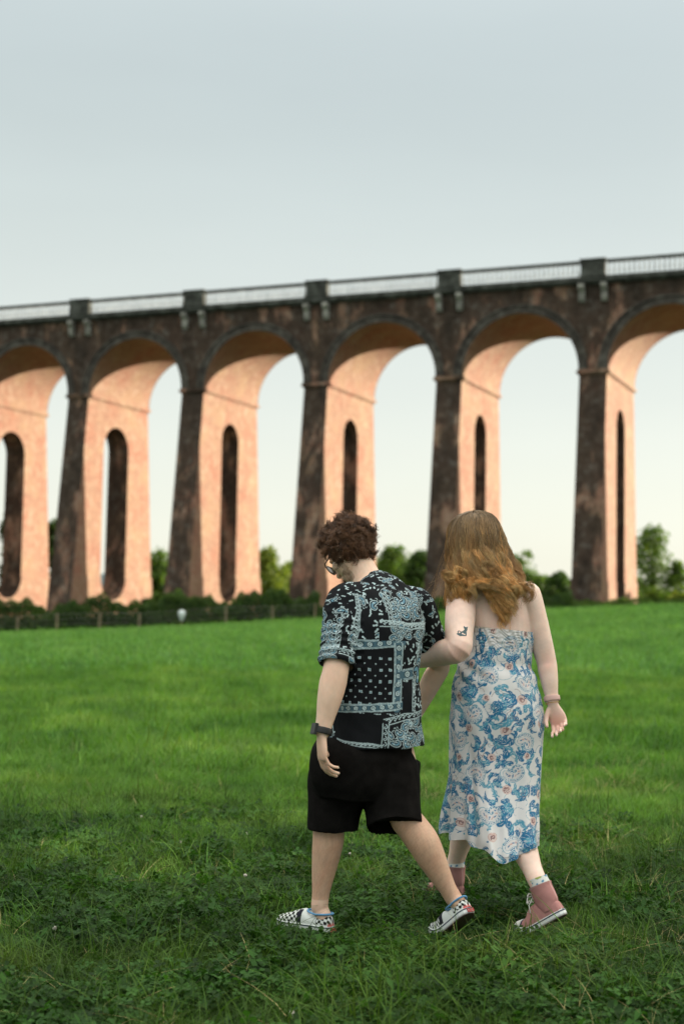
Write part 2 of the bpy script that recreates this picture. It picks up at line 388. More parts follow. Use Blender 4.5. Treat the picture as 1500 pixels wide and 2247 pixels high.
# ------------------------------------------------------------------ trees, shrubs, hedges
def leaf_mat(name, c0, c1, trans=.35):
    m, t, b = new_mat(name); out = t.nodes['Material Output']
    g = t.nodes.new('ShaderNodeNewGeometry'); at_ = t.nodes.new('ShaderNodeAttribute'); at_.attribute_name = 'Col'
    n = noise_node(t, g.outputs['Position'], .9, 3)
    r = ramp_node(t, n.outputs['Fac'], [(.3, c0), (.7, c1)])
    mm = mix_node(t, 1., r.outputs[0], at_.outputs['Color'], 'MULTIPLY')
    t.links.new(mm.outputs[2], b.inputs['Base Color']); b.inputs['Roughness'].default_value = .6; b.inputs['Specular IOR Level'].default_value = .2
    tr = t.nodes.new('ShaderNodeBsdfTranslucent'); tc_ = mix_node(t, 1., mm.outputs[2], (1.5, 1.6, .6), 'MULTIPLY'); t.links.new(tc_.outputs[2], tr.inputs[0])
    ms = t.nodes.new('ShaderNodeMixShader'); ms.inputs[0].default_value = trans
    t.links.new(b.outputs[0], ms.inputs[1]); t.links.new(tr.outputs[0], ms.inputs[2]); t.links.new(ms.outputs[0], out.inputs[0])
    return m
ML = [leaf_mat('leaf_dark', (.022, .050, .014), (.055, .100, .022)), leaf_mat('leaf_mid', (.045, .090, .018), (.10, .16, .03)), leaf_mat('leaf_bright', (.085, .130, .018), (.17, .21, .035))]
MBARK = simple('bark', (.07, .055, .04), .9, .1, noise=.4, nscale=6)
def leaves(P, size, name, mat, parent=None, droop=.3):
    """a quad-and-a-fold leaf clump at each point of P"""
    n = len(P); a = rng.normal(size=(n, 3)); a /= np.linalg.norm(a, axis=1)[:, None]
    b = np.cross(a, rng.normal(size=(n, 3))); b /= np.linalg.norm(b, axis=1)[:, None]
    c = np.cross(a, b)
    s = (size*rng.uniform(.6, 1.3, n))[:, None]
    V = np.stack([P-a*s*.5, P+b*s*.28+c*s*.08, P+a*s*.5, P-b*s*.28+c*s*.08], 1).reshape(-1, 3)
    Q = np.arange(4*n).reshape(n, 4)
    cols = np.repeat(rng.uniform(.6, 1.4, (n, 1))*np.array([[1, 1, 1]])+rng.uniform(-.15, .15, (n, 1))*np.array([[1, 0, 0]]), 4, 0)
    return link(name, np_mesh(name, V, Q, smooth=False, cols=np.clip(cols, .1, 2)), mat, parent)
def crown_points(n, lobes, fill=.45):
    c = np.array([l[:3] for l in lobes]); r = np.array([l[3] for l in lobes])
    k = rng.choice(len(lobes), n, p=r**2/np.sum(r**2)); d = rng.normal(size=(n, 3)); d /= np.linalg.norm(d, axis=1)[:, None]
    # twigs: leaves gather in clumps on each lobe's shell
    m = 26; cd = rng.normal(size=(len(lobes), m, 3)); cd /= np.linalg.norm(cd, axis=2)[:, :, None]
    j = rng.integers(0, m, n); rad = rng.uniform(fill, 1, n)**.6*r[k]
    P = c[k]+(cd[k, j]*.80+d*.36)*rad[:, None]
    return P
def tree(px, ytop, Y, hw_px, mat, label, n=6500, leaf=.36, trunk_frac=.25, squash=1., group='trees beyond the viaduct', seed=0, fill=.45):
    top = at(px, ytop, Y); gz = float(ground_z(top.x, Y)); H = top.z-gz; Wd = 1.25*hw_px*Y/F_PX
    root = empty('tree', (top.x, Y, gz)); tag(root, label, 'tree', group)
    r_ = np.random.default_rng(seed+11); lobes = []
    zc0 = H*trunk_frac
    for k in range(17):
        f = r_.uniform(0, 1); z = zc0+(H-zc0)*f*.86+.3; rr = Wd*(.30+.26*r_.random()); rr = min(rr, (H-zc0)*.32)
        lim = max(.05, Wd*math.sqrt(max(0.03, 1-(2*f-.85)**2*.85))-rr*.8); an = r_.uniform(0, 6.28); q = math.sqrt(r_.random())
        lobes.append((lim*q*math.cos(an), lim*q*math.sin(an), min(z, H-rr), rr))
    lobes.append((0, 0, H-Wd*.36, Wd*.38))
    leaves(crown_points(n, lobes, fill), leaf, 'crown', mat, root)
    tb = MB(); tb.tube([(0, 0, -.3), (.05*H*.2, 0, H*.25), (0, .1, H*.5), (.1, 0, H*.75)], [H*.035, H*.028, H*.018, H*.008], 8)
    for l in lobes[:8]:
        tb.tube([(0, 0, H*.3), (l[0]*.5, l[1]*.5, (H*.35+l[2])/2), (l[0], l[1], l[2])], [H*.014, H*.009, H*.003], 5)
    tb.build('trunk', MBARK, root, True)
    return root
tree(22, 1118, 150, 34, ML[0], 'dark tree seen through the slot of the leftmost pier', seed=1)
tree(118, 1138, 145, 32, ML[0], 'tall dark tree filling the gap between the two leftmost piers', seed=2)
tree(350, 1203, 160, 46, ML[1], 'mid green tree in the second gap from the left, below the blue hill', seed=3)
tree(590, 1196, 150, 42, ML[2], 'sunlit yellow green tree just right of the pier with the dark bush at its foot', seed=4)
tree(640, 1232, 158, 44, ML[2], 'lower sunlit tree left of the pier behind the man', seed=5)
tree(868, 1194, 150, 52, ML[1], 'broad olive green tree between the two heads', n=7000, seed=6)
tree(925, 1206, 144, 40, ML[0], 'dark round tree touching the pier left of the woman', seed=7)
tree(1152, 1205, 150, 46, ML[1], 'grey green round topped tree right of the woman\'s hair', n=6000, seed=8)
tree(1228, 1254, 148, 38, ML[0], 'low dark tree just left of the rightmost dark pier', seed=9)
tree(1432, 1150, 128, 60, ML[1], 'airy tree with light showing through it, beside the rightmost pier', n=4200, leaf=.30, trunk_frac=.10, seed=10, fill=.7)
tree(1482, 1228, 126, 34, ML[1], 'small bushy tree at the right edge of the picture', n=2200, leaf=.30, trunk_frac=.05, seed=12)
for k_, (px_, yt_, hw__, m_, lb) in enumerate((
        (60, 1250, 50, 0, 'lower dark tree behind the leftmost lit pier'), (145, 1262, 46, 0, 'low dark tree left of the second dark pier'), (318, 1268, 50, 1, 'broad low tree under the blue hill, nearest the lit pier'),
        (392, 1256, 46, 1, 'low green tree touching the left side of the third dark pier'), (560, 1262, 50, 2, 'low sunlit tree hidden behind the bright one in the third gap'), (672, 1266, 50, 1, 'low tree behind the fourth dark pier'),
        (836, 1222, 50, 1, 'olive tree low beside the man\'s curly hair'), (905, 1232, 50, 0, 'low dark tree midway between the couple\'s heads'), (1120, 1246, 46, 1, 'low tree peeping over the woman\'s right shoulder'),
        (1190, 1262, 46, 0, 'lowest dark tree in the gap right of the woman'), (1262, 1268, 46, 0, 'low dark tree behind the rightmost dark pier'), (1400, 1262, 50, 1, 'low tree at the foot of the rightmost lit pier'))):
    tree(px_, yt_, 166+3*(k_ % 3), hw__, ML[m_], lb, n=4200, leaf=.42, trunk_frac=.12, seed=30+k_, group='low trees in the back row')
tree(-60, 1110, 150, 46, ML[0], 'dark tree beyond the viaduct at the far left', seed=13)
def shrub(px, ytop, Y, hw_px, mat, label, n=1800, leaf=.22, group='bushes at the foot of the viaduct', seed=0):
    top = at(px, ytop, Y); gz = float(ground_z(top.x, Y)); H = max(.5, top.z-gz); Wd = hw_px*Y/F_PX
    root = empty('bush', (top.x, Y, gz)); tag(root, label, 'bush', group); r_ = np.random.default_rng(seed+50)
    lobes = [(r_.uniform(-1, 1)*Wd*.6, r_.uniform(-1, 1)*Wd*.5, H*r_.uniform(.2, .62), min(H*.42, Wd*.5)) for _ in range(7)]+[(0, 0, H-min(H*.42, Wd*.5), min(H*.42, Wd*.5))]
    leaves(crown_points(n, lobes), leaf, 'foliage', mat, root)
    tb = MB()
    for l in lobes[:6]: tb.tube([(0, 0, -.1), (l[0]*.5, l[1]*.5, l[2]*.6), (l[0], l[1], l[2])], [.05, .03, .01], 5)
    tb.build('stem', MBARK, root, True)
shrub(517, 1312, 96, 30, ML[0], 'dark bush in front of the pier third from the left', seed=1)
shrub(345, 1296, 104, 28, ML[1], 'green bush between the second and third piers', seed=2)
shrub(320, 1312, 97, 22, ML[0], 'small dark bush at the corner of the second pier', seed=3)
shrub(600, 1290, 108, 40, ML[2], 'sunlit bush behind the hedge left of the man', n=2400, seed=4)
shrub(880, 1262, 110, 46, ML[0], 'large dark bush between the couple\'s heads', n=3000, seed=5)
shrub(1190, 1290, 104, 50, ML[0], 'dark bush beside the woman\'s shoulder', n=2600, seed=6)
shrub(1110, 1285, 108, 40, ML[1], 'green bush behind the woman\'s hair', seed=7)
shrub(1440, 1285, 108, 40, ML[1], 'low bush right of the rightmost pier', seed=8)
shrub(1500, 1296, 106, 40, ML[2], 'low bright bush at the right edge', seed=9)
def hedge(p0, p1, h, wdt, n, mat, label, leaf=.16, nm='hedge'):
    t = rng.uniform(0, 1, n); x = p0[0]+(p1[0]-p0[0])*t; y = p0[1]+(p1[1]-p0[1])*t
    bump = 1+.16*np.sin(x*1.3+1)+.10*np.sin(x*3.1)+.07*np.sin(x*7.3)
    an = rng.uniform(0, np.pi, n); rr = rng.uniform(.5, 1, n)**.5
    y = y+np.cos(an)*wdt*rr; z = ground_z(x, y)+np.abs(np.sin(an))*h*bump*rr; lo_ = rng.random(n) < .3; z = np.where(lo_, ground_z(x, y)+rng.uniform(0, .5, n)*h, z); y = np.where(lo_, y-np.cos(an)*wdt*rr-rng.uniform(.4, .9, n)*wdt, y)
    o = leaves(np.stack([x, y, z], 1), leaf, nm, mat); tag(o, label, 'hedge'); return o
hedge((-24, 80.5), (-1.2, 82.5), 1.75, 1.0, 60000, ML[0], 'long dark hedge behind the wire fence along the left of the field')
hedge((-1.6, 88), (15, 92), .95, .9, 16000, ML[0], 'lower dark hedge at the field edge behind the couple')
hedge((15, 95), (34, 99), .55, .8, 12000, ML[1], 'low rough hedge along the field edge at the right')
hedge((-60, 200), (70, 205), 6.0, 4, 26000, ML[0], 'distant wood seen low between the piers', leaf=.8, nm='distant_wood')
# distant hill, with the distance haze painted into its blue-grey colour
def hill():
    xs = np.linspace(-420, 160, 90); ys = np.linspace(620, 1000, 12); X, Y = np.meshgrid(xs, ys)
    Z = 24*np.exp(-((X+85)/60)**2)*np.exp(-((Y-720)/120)**2)+16*np.exp(-((X+230)/90)**2)*np.exp(-((Y-760)/140)**2)-3+1.0*np.sin(X*.12)*np.sin(X*.31)
    V = np.stack([X, Y, Z], -1).reshape(-1, 3); nx = len(xs); i = np.arange(11*(nx-1)); r, c = i//(nx-1), i % (nx-1); a = r*nx+c
    tag(link('distant_hill', np_mesh('distant_hill', V, np.stack([a, a+1, a+nx+1, a+nx], 1)), simple('hazy_hill_wood', (.10, .15, .16), .95, .05, noise=.3, nscale=.1)), kind='structure')
hill()
# fence posts with wire and the white marker
MPOST = simple('fence_post_wood', (.19, .155, .10), .9, .1, noise=.35, nscale=8)
MWIRE = simple('galvanised_wire', (.25, .25, .24), .5, .4, metal=.6)
fx = [38, 125, 218, 305, 495, 597, 690]
fence = empty('wire_fence', tuple(at(218, 1395, 77.5)[:2])+(0,)); fo = fence.location.copy()
tag(fence, 'low post and wire fence in front of the long dark hedge', 'fence')
tops = []
for k, px in enumerate([-150, -50]+fx):
    p = at(px, 1390, 77.6); gz = float(ground_z(p.x, p.y)); h = 1.02+.08*math.sin(k*2.3)
    mb = MB(); mb.box((p.x-fo.x, p.y-fo.y, gz+h/2-.1), .055, .05, h/2+.1, X=Vector((1, 0, .03*math.sin(k*3.))).normalized(), Z=Vector((.03*math.sin(k*1.7), .0, 1)).normalized(), top=.92)
    mb.box((p.x-fo.x+.03*math.sin(k*1.7)*h*.5, p.y-fo.y, gz+h+.006), .045, .04, .012, top=.4)
    mb.build('fence_post', MPOST, fence); tops.append((p.x-fo.x, p.y-fo.y, gz, h))
for f in (.45, .7, .95):
    mb = MB(); mb.tube([(x, y-.055, g+h*f) for x, y, g, h in tops], .006, 5); mb.build('wire', MWIRE, fence)
p = at(398, 1388, 77.0); gz = float(ground_z(p.x, p.y)); mk = empty('marker_post', (p.x, p.y, gz)); tag(mk, 'short post with a rounded white cover standing by the fence', 'post')
mb = MB(); mb.tube([(0, 0, -.2), (0, 0, .45)], .04, 8); mb.build('post', MPOST, mk)
mb = MB(); mb.lathe((0, 0, .42), [(.0, 0), (.08, .0), (.11, .10), (.16, .24), (.20, .37), (.19, .48), (.12, .57), (.0, .60)], 16); mb.build('cover', simple('white_plastic', (.55, .62, .62), .5), mk, True)
# ------------------------------------------------------------------ figure tools
def nv(v): v = np.asarray(v, float); return v/np.linalg.norm(v)
def A(px, py, Y): return np.array(at(px, py, Y))
def crom(P, m):
    """Catmull-Rom through rows of P, m samples per span"""
    P = np.asarray(P, float); n = len(P); E = np.vstack([2*P[0]-P[1], P, 2*P[-1]-P[-2]]); out = []
    for i in range(n-1):
        p0, p1, p2, p3 = E[i:i+4]
        for k in range(m):
            t = k/m; out.append(.5*((2*p1)+(-p0+p2)*t+(2*p0-5*p1+4*p2-p3)*t*t+(-p0+3*p1-3*p2+p3)*t**3))
    out.append(P[-1]); return np.array(out)
def loft(secs, X, n=28, m=6, ex=2.0, caps=True, tang=None, raw=False):
    """secs: rows (cx,cy,cz, rx, ry); X: the direction rx is measured in (or one per section)"""
    S = np.array([list(s[0])+list(s[1:3]) for s in secs], float)
    Xs = np.array([nv(x) for x in X]) if np.ndim(X) == 2 else np.tile(nv(X), (len(S), 1))
    T = crom(np.hstack([S, Xs]), m) if len(S) > 1 else S
    c, r, xs = T[:, :3], np.maximum(T[:, 3:5], 1e-4), T[:, 5:8]
    tg = np.gradient(c, axis=0); 
    if tang is not None: tg = np.tile(nv(tang), (len(c), 1))
    tg /= np.linalg.norm(tg, axis=1)[:, None]
    x = xs-tg*np.sum(xs*tg, 1)[:, None]; x /= np.linalg.norm(x, axis=1)[:, None]; y = np.cross(tg, x)
    a = np.linspace(0, 2*np.pi, n, endpoint=False); ca, sa = np.cos(a), np.sin(a)
    e = 2/ex; ca = np.sign(ca)*np.abs(ca)**e; sa = np.sign(sa)*np.abs(sa)**e
    V = c[:, None]+x[:, None]*(r[:, 0, None]*ca)[..., None]+y[:, None]*(r[:, 1, None]*sa)[..., None]
    if raw: return V, c, x, y, r
    R = len(c); i = np.arange((R-1)*n); q, k = i//n, i % n; k2 = (k+1) % n
    Q = np.stack([q*n+k, q*n+k2, (q+1)*n+k2, (q+1)*n+k], 1)
    V = V.reshape(-1, 3); F = [tuple(f) for f in Q]
    if caps: F += [tuple(range(n-1, -1, -1)), tuple((R-1)*n+k for k in range(n))]
    return V, F
def limb(pts, X=(1, .2, 0), n=20, m=6): 
    """pts: (pos, r) or (pos, rx, ry); rounded ends"""
    s = [(p[0], p[1], p[2] if len(p) > 2 else p[1]) for p in pts]
    d0 = nv(np.array(s[0][0])-np.array(s[1][0])); d1 = nv(np.array(s[-1][0])-np.array(s[-2][0]))
    a = [(np.array(s[0][0])+d0*s[0][1]*.9, s[0][1]*.3, s[0][2]*.3), (np.array(s[0][0])+d0*s[0][1]*.55, s[0][1]*.8, s[0][2]*.8)]
    b = [(np.array(s[-1][0])+d1*s[-1][2]*.6, s[-1][1]*.78, s[-1][2]*.78), (np.array(s[-1][0])+d1*s[-1][2]*.95, s[-1][1]*.3, s[-1][2]*.3)]
    return loft(a+s+b, X, n, m)
def ball(c, R, ax=None, n=20):
    """ellipsoid; R radii along the columns of ax"""
    th = np.linspace(0, np.pi, n//2+1); ph = np.linspace(0, 2*np.pi, n, endpoint=False)
    V = np.stack([np.sin(th)[:, None]*np.cos(ph), np.sin(th)[:, None]*np.sin(ph), np.cos(th)[:, None]*np.ones(n)], -1).reshape(-1, 3)*np.array(R)
    if ax is not None: V = V@np.array(ax)
    F = [(i*n+k, i*n+(k+1) % n, (i+1)*n+(k+1) % n, (i+1)*n+k)[::-1] for i in range(n//2) for k in range(n)]
    return V+np.asarray(c), F
def union(parts, voxel, smooth=4, fac=.5):
    V = []; F = []; b = 0
    for v, f in parts:
        V += [tuple(x) for x in v]; F += [tuple(b+int(i) for i in q) for q in f]; b += len(v)
    me = bpy.data.meshes.new('tmp'); me.from_pydata(V, [], F); me.update()
    import bmesh
    bm = bmesh.new(); bm.from_mesh(me); bmesh.ops.remove_doubles(bm, verts=bm.verts, dist=1e-6); bmesh.ops.recalc_face_normals(bm, faces=bm.faces); bm.to_mesh(me); bm.free()
    o = bpy.data.objects.new('tmp', me); COL.objects.link(o)
    r = o.modifiers.new('r', 'REMESH'); r.mode = 'VOXEL'; r.voxel_size = voxel; r.use_smooth_shade = True
    if smooth:
        s = o.modifiers.new('s', 'SMOOTH'); s.factor = fac; s.iterations = smooth
    dg = bpy.context.evaluated_depsgraph_get(); m2 = bpy.data.meshes.new_from_object(o.evaluated_get(dg))
    bpy.data.objects.remove(o); bpy.data.meshes.remove(me)
    m2.polygons.foreach_set('use_smooth', np.ones(len(m2.polygons), dtype=bool))
    return m2
def get_co(me): a = np.empty(len(me.vertices)*3, dtype=np.float32); me.vertices.foreach_get('co', a); return a.reshape(-1, 3).astype(float)
def set_co(me, V): me.vertices.foreach_set('co', V.astype(np.float32).ravel()); me.update()
def get_no(me): a = np.empty(len(me.vertices)*3, dtype=np.float32); me.vertex_normals.foreach_get('vector', a); return a.reshape(-1, 3).astype(float)
def del_faces(me, test):
    """drop faces for which test(centres, normals) is True"""
    n = len(me.polygons); c = np.empty(n*3, dtype=np.float32); me.polygons.foreach_get('center', c); nr = np.empty(n*3, dtype=np.float32); me.polygons.foreach_get('normal', nr)
    k = test(c.reshape(-1, 3), nr.reshape(-1, 3))
    import bmesh
    bm = bmesh.new(); bm.from_mesh(me); bm.faces.ensure_lookup_table()
    bmesh.ops.delete(bm, geom=[bm.faces[i] for i in np.nonzero(k)[0]], context='FACES'); bm.to_mesh(me); bm.free(); me.update()
def vnoise(P, seed=0):
    """smooth value noise from a few warped sines, about -1..1"""
    r = np.random.default_rng(seed); s = 0
    for k in range(6):
        d = r.normal(size=3); d /= np.linalg.norm(d); s = s+np.sin(P@d*(2+k*1.1)+r.uniform(0, 6.28)+1.3*np.sin(P@r.normal(size=3)*1.5+k))/(1+.25*k)
    return s/3.2
def seg_param(P, a, b):
    d = b-a; t = (P-a)@d/(d@d); q = a+np.clip(t, 0, 1)[:, None]*d; return t, np.linalg.norm(P-q, axis=1)
def rot(v, axis, ang):
    axis = nv(axis); v = np.asarray(v, float); return v*math.cos(ang)+np.cross(axis, v)*math.sin(ang)+axis*(axis@v)*(1-math.cos(ang))
def hand(wrist, d, pn, side, S=1.0, curl=(.3, .4, .45, .5), spread=.05, thumb=.5):
    """wrist position, direction of the palm, palm normal (curl side), thumb side"""
    d = nv(d); pn = nv(np.asarray(pn)-d*(d@np.asarray(pn))); s = nv(np.cross(d, pn)); s = s if s@np.asarray(side) > 0 else -s
    w = np.asarray(wrist, float); parts = []
    parts.append(loft([(w-d*.03*S, .023*S, .019*S), (w, .026*S, .018*S), (w+d*.03*S+s*.002, .036*S, .017*S), (w+d*.062*S, .041*S, .0155*S), (w+d*.088*S, .040*S, .012*S), (w+d*.098*S-pn*-.002, .033*S, .007*S)], s, 20, 5))
    offs = [.030, .010, -.0105, -.030]; Ls = [(.040, .025, .022), (.044, .029, .023), (.041, .027, .023), (.032, .020, .020)]; rs = [.0088, .0092, .0086, .0076]
    ends = [.089, .094, .090, .081]
    for k in range(4):
        p = w+s*offs[k]*S+d*(ends[k]-.012)*S; dd = nv(d+s*spread*(1.5-k)); pts = [(p-dd*.01*S, rs[k]*S*1.05), (p+dd*.012*S, rs[k]*S*1.08)]; q = p+dd*.012*S
        for j, l in enumerate(Ls[k]):
            ax = np.cross(dd, pn); dd = nv(rot(dd, ax, curl[k]*(1.0, 1.15, .8)[j])); 
            pts.append((q+dd*l*S*.5, rs[k]*S*(.97-.07*j))); q = q+dd*l*S; pts.append((q, rs[k]*S*(1.0-.1*j)))
            pn_local = pn
        parts.append(limb(pts, s, 12, 3))
    tp = w+s*.022*S+d*.016*S+pn*.004*S; td = nv(d*.75+s*.55+pn*.35*thumb); pts = [(tp, .0135*S), (tp+td*.03*S, .0125*S)]; q = tp+td*.03*S
    td = nv(td+d*.25+pn*.3*thumb-s*.15); pts.append((q+td*.018*S, .0102*S)); q = q+td*.034*S; pts.append((q, .0105*S)); td = nv(td-s*.35+pn*.1); pts.append((q+td*.013*S, .0095*S)); pts.append((q+td*.024*S, .0078*S))
    parts.append(limb(pts, pn, 12, 3))
    return parts
def head(c, f, u, S=1.0, chin=1.0):
    f = nv(f); u = nv(np.asarray(u)-f*(f@np.asarray(u))); r = np.cross(f, u); M = np.array([r, f, u]); L_ = lambda a, b, z: c+(r*a+f*b+u*z)*S
    q = []
    q.append(ball(L_(0, -.012, .030), np.array((.077, .097, .088))*S, M, 28))
    q.append(ball(L_(0, .022, -.030), np.array((.066, .072, .080))*S, M, 24))
    q.append(ball(L_(0, .052, -.078), np.array((.040, .038, .036))*S*chin, M, 18))
    q.append(ball(L_(0, .079, -.098), np.array((.020, .015, .015))*S*chin, M, 14))
    q.append(ball(L_(0, .078, .018), np.array((.052, .016, .013))*S, M, 16))
    q.append(limb([(L_(0, .088, .012), .009*S), (L_(0, .103, -.014), .010*S), (L_(0, .112, -.030), .013*S)], r, 12, 3))
    for s in (-1, 1):
        q.append(ball(L_(s*.012, .098, -.033), np.array((.009, .010, .008))*S, M, 12))
        q.append(ball(L_(s*.042, .066, -.022), np.array((.024, .020, .020))*S, M, 14))
        q.append(ball(L_(s*.079, -.012, -.008), np.array((.008, .020, .031))*S, M, 14)); q.append(ball(L_(s*.081, -.004, -.030), np.array((.006, .010, .012))*S, M, 10))
    q.append(ball(L_(0, .090, -.060), np.array((.024, .011, .007))*S, M, 14)); q.append(ball(L_(0, .088, -.070), np.array((.020, .011, .008))*S, M, 14))
    return q, L_, M
def strands(name, P, R, cols, mat, parent=None, k=4):
    """P (N,S,3) centre lines, R (N,S) radii, cols (N,S,3): tapering k-sided tubes in one mesh"""
    N_, S_ = P.shape[:2]; T = np.gradient(P, axis=1); T /= np.linalg.norm(T, axis=2)[..., None]+1e-9
    ref = np.array([.31, .83, .46]); X = np.cross(T, ref); X /= np.linalg.norm(X, axis=2)[..., None]+1e-9; Y = np.cross(T, X)
    a = np.arange(k)*2*np.pi/k
    V = P[:, :, None]+R[:, :, None, None]*(X[:, :, None]*np.cos(a)[None, None, :, None]+Y[:, :, None]*np.sin(a)[None, None, :, None])
    idx = np.arange(N_*S_*k).reshape(N_, S_, k); a0 = idx[:, :-1]; a1 = idx[:, 1:]
    Q = np.stack([a0, np.roll(a0, -1, 2), np.roll(a1, -1, 2), a1], -1).reshape(-1, 4)
    C_ = np.repeat(cols[:, :, None], k, 2).reshape(-1, 3)
    return link(name, np_mesh(name, V.reshape(-1, 3), Q, cols=C_), mat, parent)
def attr_mat(name, rough=.6, spec=.3, sss=0., sheen=0., bump=0., bscale=400, trans=0., aniso=0.):
    m, t, b = new_mat(name); a = t.nodes.new('ShaderNodeAttribute'); a.attribute_name = 'Col'; t.links.new(a.outputs['Color'], b.inputs['Base Color'])
    b.inputs['Roughness'].default_value = rough; b.inputs['Specular IOR Level'].default_value = spec
    if sss: b.inputs['Subsurface Weight'].default_value = sss; b.inputs['Subsurface Radius'].default_value = (.012, .005, .003); b.inputs['Subsurface Scale'].default_value = 1.0
    if sheen: b.inputs['Sheen Weight'].default_value = sheen
    if bump:
        g = t.nodes.new('ShaderNodeNewGeometry'); n = noise_node(t, g.outputs['Position'], bscale, 3); bp = t.nodes.new('ShaderNodeBump'); bp.inputs['Strength'].default_value = bump; bp.inputs['Distance'].default_value = .002
        t.links.new(n.outputs['Fac'], bp.inputs['Height']); t.links.new(bp.outputs[0], b.inputs['Normal'])
    if trans:
        tr = t.nodes.new('ShaderNodeBsdfTranslucent'); t.links.new(a.outputs['Color'], tr.inputs[0]); ms = t.nodes.new('ShaderNodeMixShader'); ms.inputs[0].default_value = trans
        t.links.new(b.outputs[0], ms.inputs[1]); t.links.new(tr.outputs[0], ms.inputs[2]); t.links.new(ms.outputs[0], t.nodes['Material Output'].inputs[0])
    return m
M_SKIN = attr_mat('skin', .5, .35, sss=.25, bump=.15, bscale=250)
M_HAIR = attr_mat('hair', .42, .5, trans=.15)
M_CLOTH = attr_mat('printed_cloth', .85, .08, bump=.15, bscale=900)
def skin_cols(V, base, red=[], seed=0, hairy=None):
    n1 = vnoise(V*14, seed)[:, None]; n2 = vnoise(V*60, seed+1)[:, None]
    n3 = vnoise(V*np.array((28, 28, 18)), seed+7)[:, None]; c = np.array(base)*(1+.07*n1+.05*n2)*(1+np.array((.0, -.05, -.06))*n3); pink = np.array(base)*np.array([1.05, .80, .78])
    for p, r, k in red:
        w_ = (k*np.exp(-np.sum((V-p)**2, 1)/(r*r)))[:, None]; c = c*(1-w_)+pink*w_
    return np.clip(c, 0, 1)
# ---- small raster canvas for woven and printed patterns (metres -> colour), read back per vertex
class Canvas:
    def __init__(s, w, h, bg, res=1000):
        s.res = res; s.w, s.h = int(w*res), int(h*res); s.a = np.tile(np.array(bg, float), (s.h, s.w, 1))
    def _win(s, x0, y0, x1, y1):
        i0, j0 = max(0, int(x0*s.res)-1), max(0, int(y0*s.res)-1); i1, j1 = min(s.w, int(x1*s.res)+2), min(s.h, int(y1*s.res)+2)
        if i1 <= i0 or j1 <= j0: return None
        X, Y = np.meshgrid((np.arange(i0, i1)+.5)/s.res, (np.arange(j0, j1)+.5)/s.res); return (slice(j0, j1), slice(i0, i1)), X, Y
    def put(s, sl, m, col):
        m = m[..., None]; s.a[sl] = s.a[sl]*(1-m)+np.array(col)*m
    def rect(s, x0, y0, x1, y1, col, al=1.):
        w_ = s._win(x0, y0, x1, y1)
        if w_: sl, X, Y = w_; s.put(sl, al*((X > x0)*(X < x1)*(Y > y0)*(Y < y1)).astype(float), col)
    def ell(s, x, y, rx, ry, ang, col, ring=0.):
        R = max(rx, ry)*1.1; w_ = s._win(x-R, y-R, x+R, y+R)
        if not w_: return
        sl, X, Y = w_; c_, s_ = math.cos(ang), math.sin(ang); a = ((X-x)*c_+(Y-y)*s_)/rx; b = (-(X-x)*s_+(Y-y)*c_)/ry; d = a*a+b*b
        m = (d < 1).astype(float)
        if ring: m *= (d > (1-ring)**2)
        s.put(sl, m, col)
    def stroke(s, P, wd, col, al=1.):
        """poly-line with one width per point"""
        P = np.asarray(P, float); wd = np.broadcast_to(wd, len(P))
        x0, y0 = P.min(0)-wd.max(); x1, y1 = P.max(0)+wd.max(); w_ = s._win(x0, y0, x1, y1)
        if not w_: return
        sl, X, Y = w_; m = np.zeros_like(X)
        for (ax_, ay_), (bx_, by_), wa, wb in zip(P, P[1:], wd, wd[1:]):
            dx, dy = bx_-ax_, by_-ay_; l2 = dx*dx+dy*dy+1e-12; t = np.clip(((X-ax_)*dx+(Y-ay_)*dy)/l2, 0, 1)
            d = np.hypot(X-ax_-t*dx, Y-ay_-t*dy); m = np.maximum(m, np.clip((wa+(wb-wa)*t-d)*s.res+.5, 0, 1))
        s.put(sl, m*al, col)
    def read(s, x, y):
        i = np.mod((x*s.res), s.w).astype(int); j = np.mod((y*s.res), s.h).astype(int); return s.a[j, i]
def curl_pts(x, y, ang, L, bend, n=12, k=1.6):
    """a curve that winds up towards its end"""
    P = [(x, y)]; a = ang
    for i in range(n): a += bend*(.25+k*(i/n)**1.5)/n*3; P.append((P[-1][0]+math.cos(a)*L/n, P[-1][1]+math.sin(a)*L/n))
    return np.array(P)
# ------------------------------------------------------------------ shoes
def shoe_map(toe, head_, L_, phi, xb=.70):
    """local (x along the foot from the heel, y to the wearer's left, z up) -> world; the heel is lifted by phi about the ball"""
    h = nv([head_[0], head_[1], 0]); lat = np.array([-h[1], h[0], 0]); up = np.array([0, 0, 1.]); B = xb*L_
    xs = np.linspace(L_+.02, -.03, 160); ang = phi*sstep(B+.03, B-.035, xs) if phi else xs*0
    ang = phi*(1-np.clip((xs-(B-.035))/.065, 0, 1))
    dx = -np.diff(xs, prepend=xs[0]); cx = L_+.02-np.cumsum(dx*np.cos(ang)); cz = np.cumsum(dx*np.sin(ang))
    def f(P):
        P = np.asarray(P, float); one = P.ndim == 1; P = np.atleast_2d(P)
        X = np.interp(P[:, 0], xs[::-1], cx[::-1]); Z = np.interp(P[:, 0], xs[::-1], cz[::-1]); a = np.interp(P[:, 0], xs[::-1], ang[::-1])
        X = X+P[:, 2]*np.sin(a); Z = Z+P[:, 2]*np.cos(a)
        W_ = np.asarray(toe)[None]+h*(X-L_)[:, None]+lat*P[:, 1:2]+up*Z[:, None]
        return W_[0] if one else W_
    return f
def foot_w(u): return np.interp(u, [0, .04, .12, .3, .5, .68, .82, .92, .97, 1.], [.010, .024, .0325, .034, .037, .046, .045, .034, .022, .006])
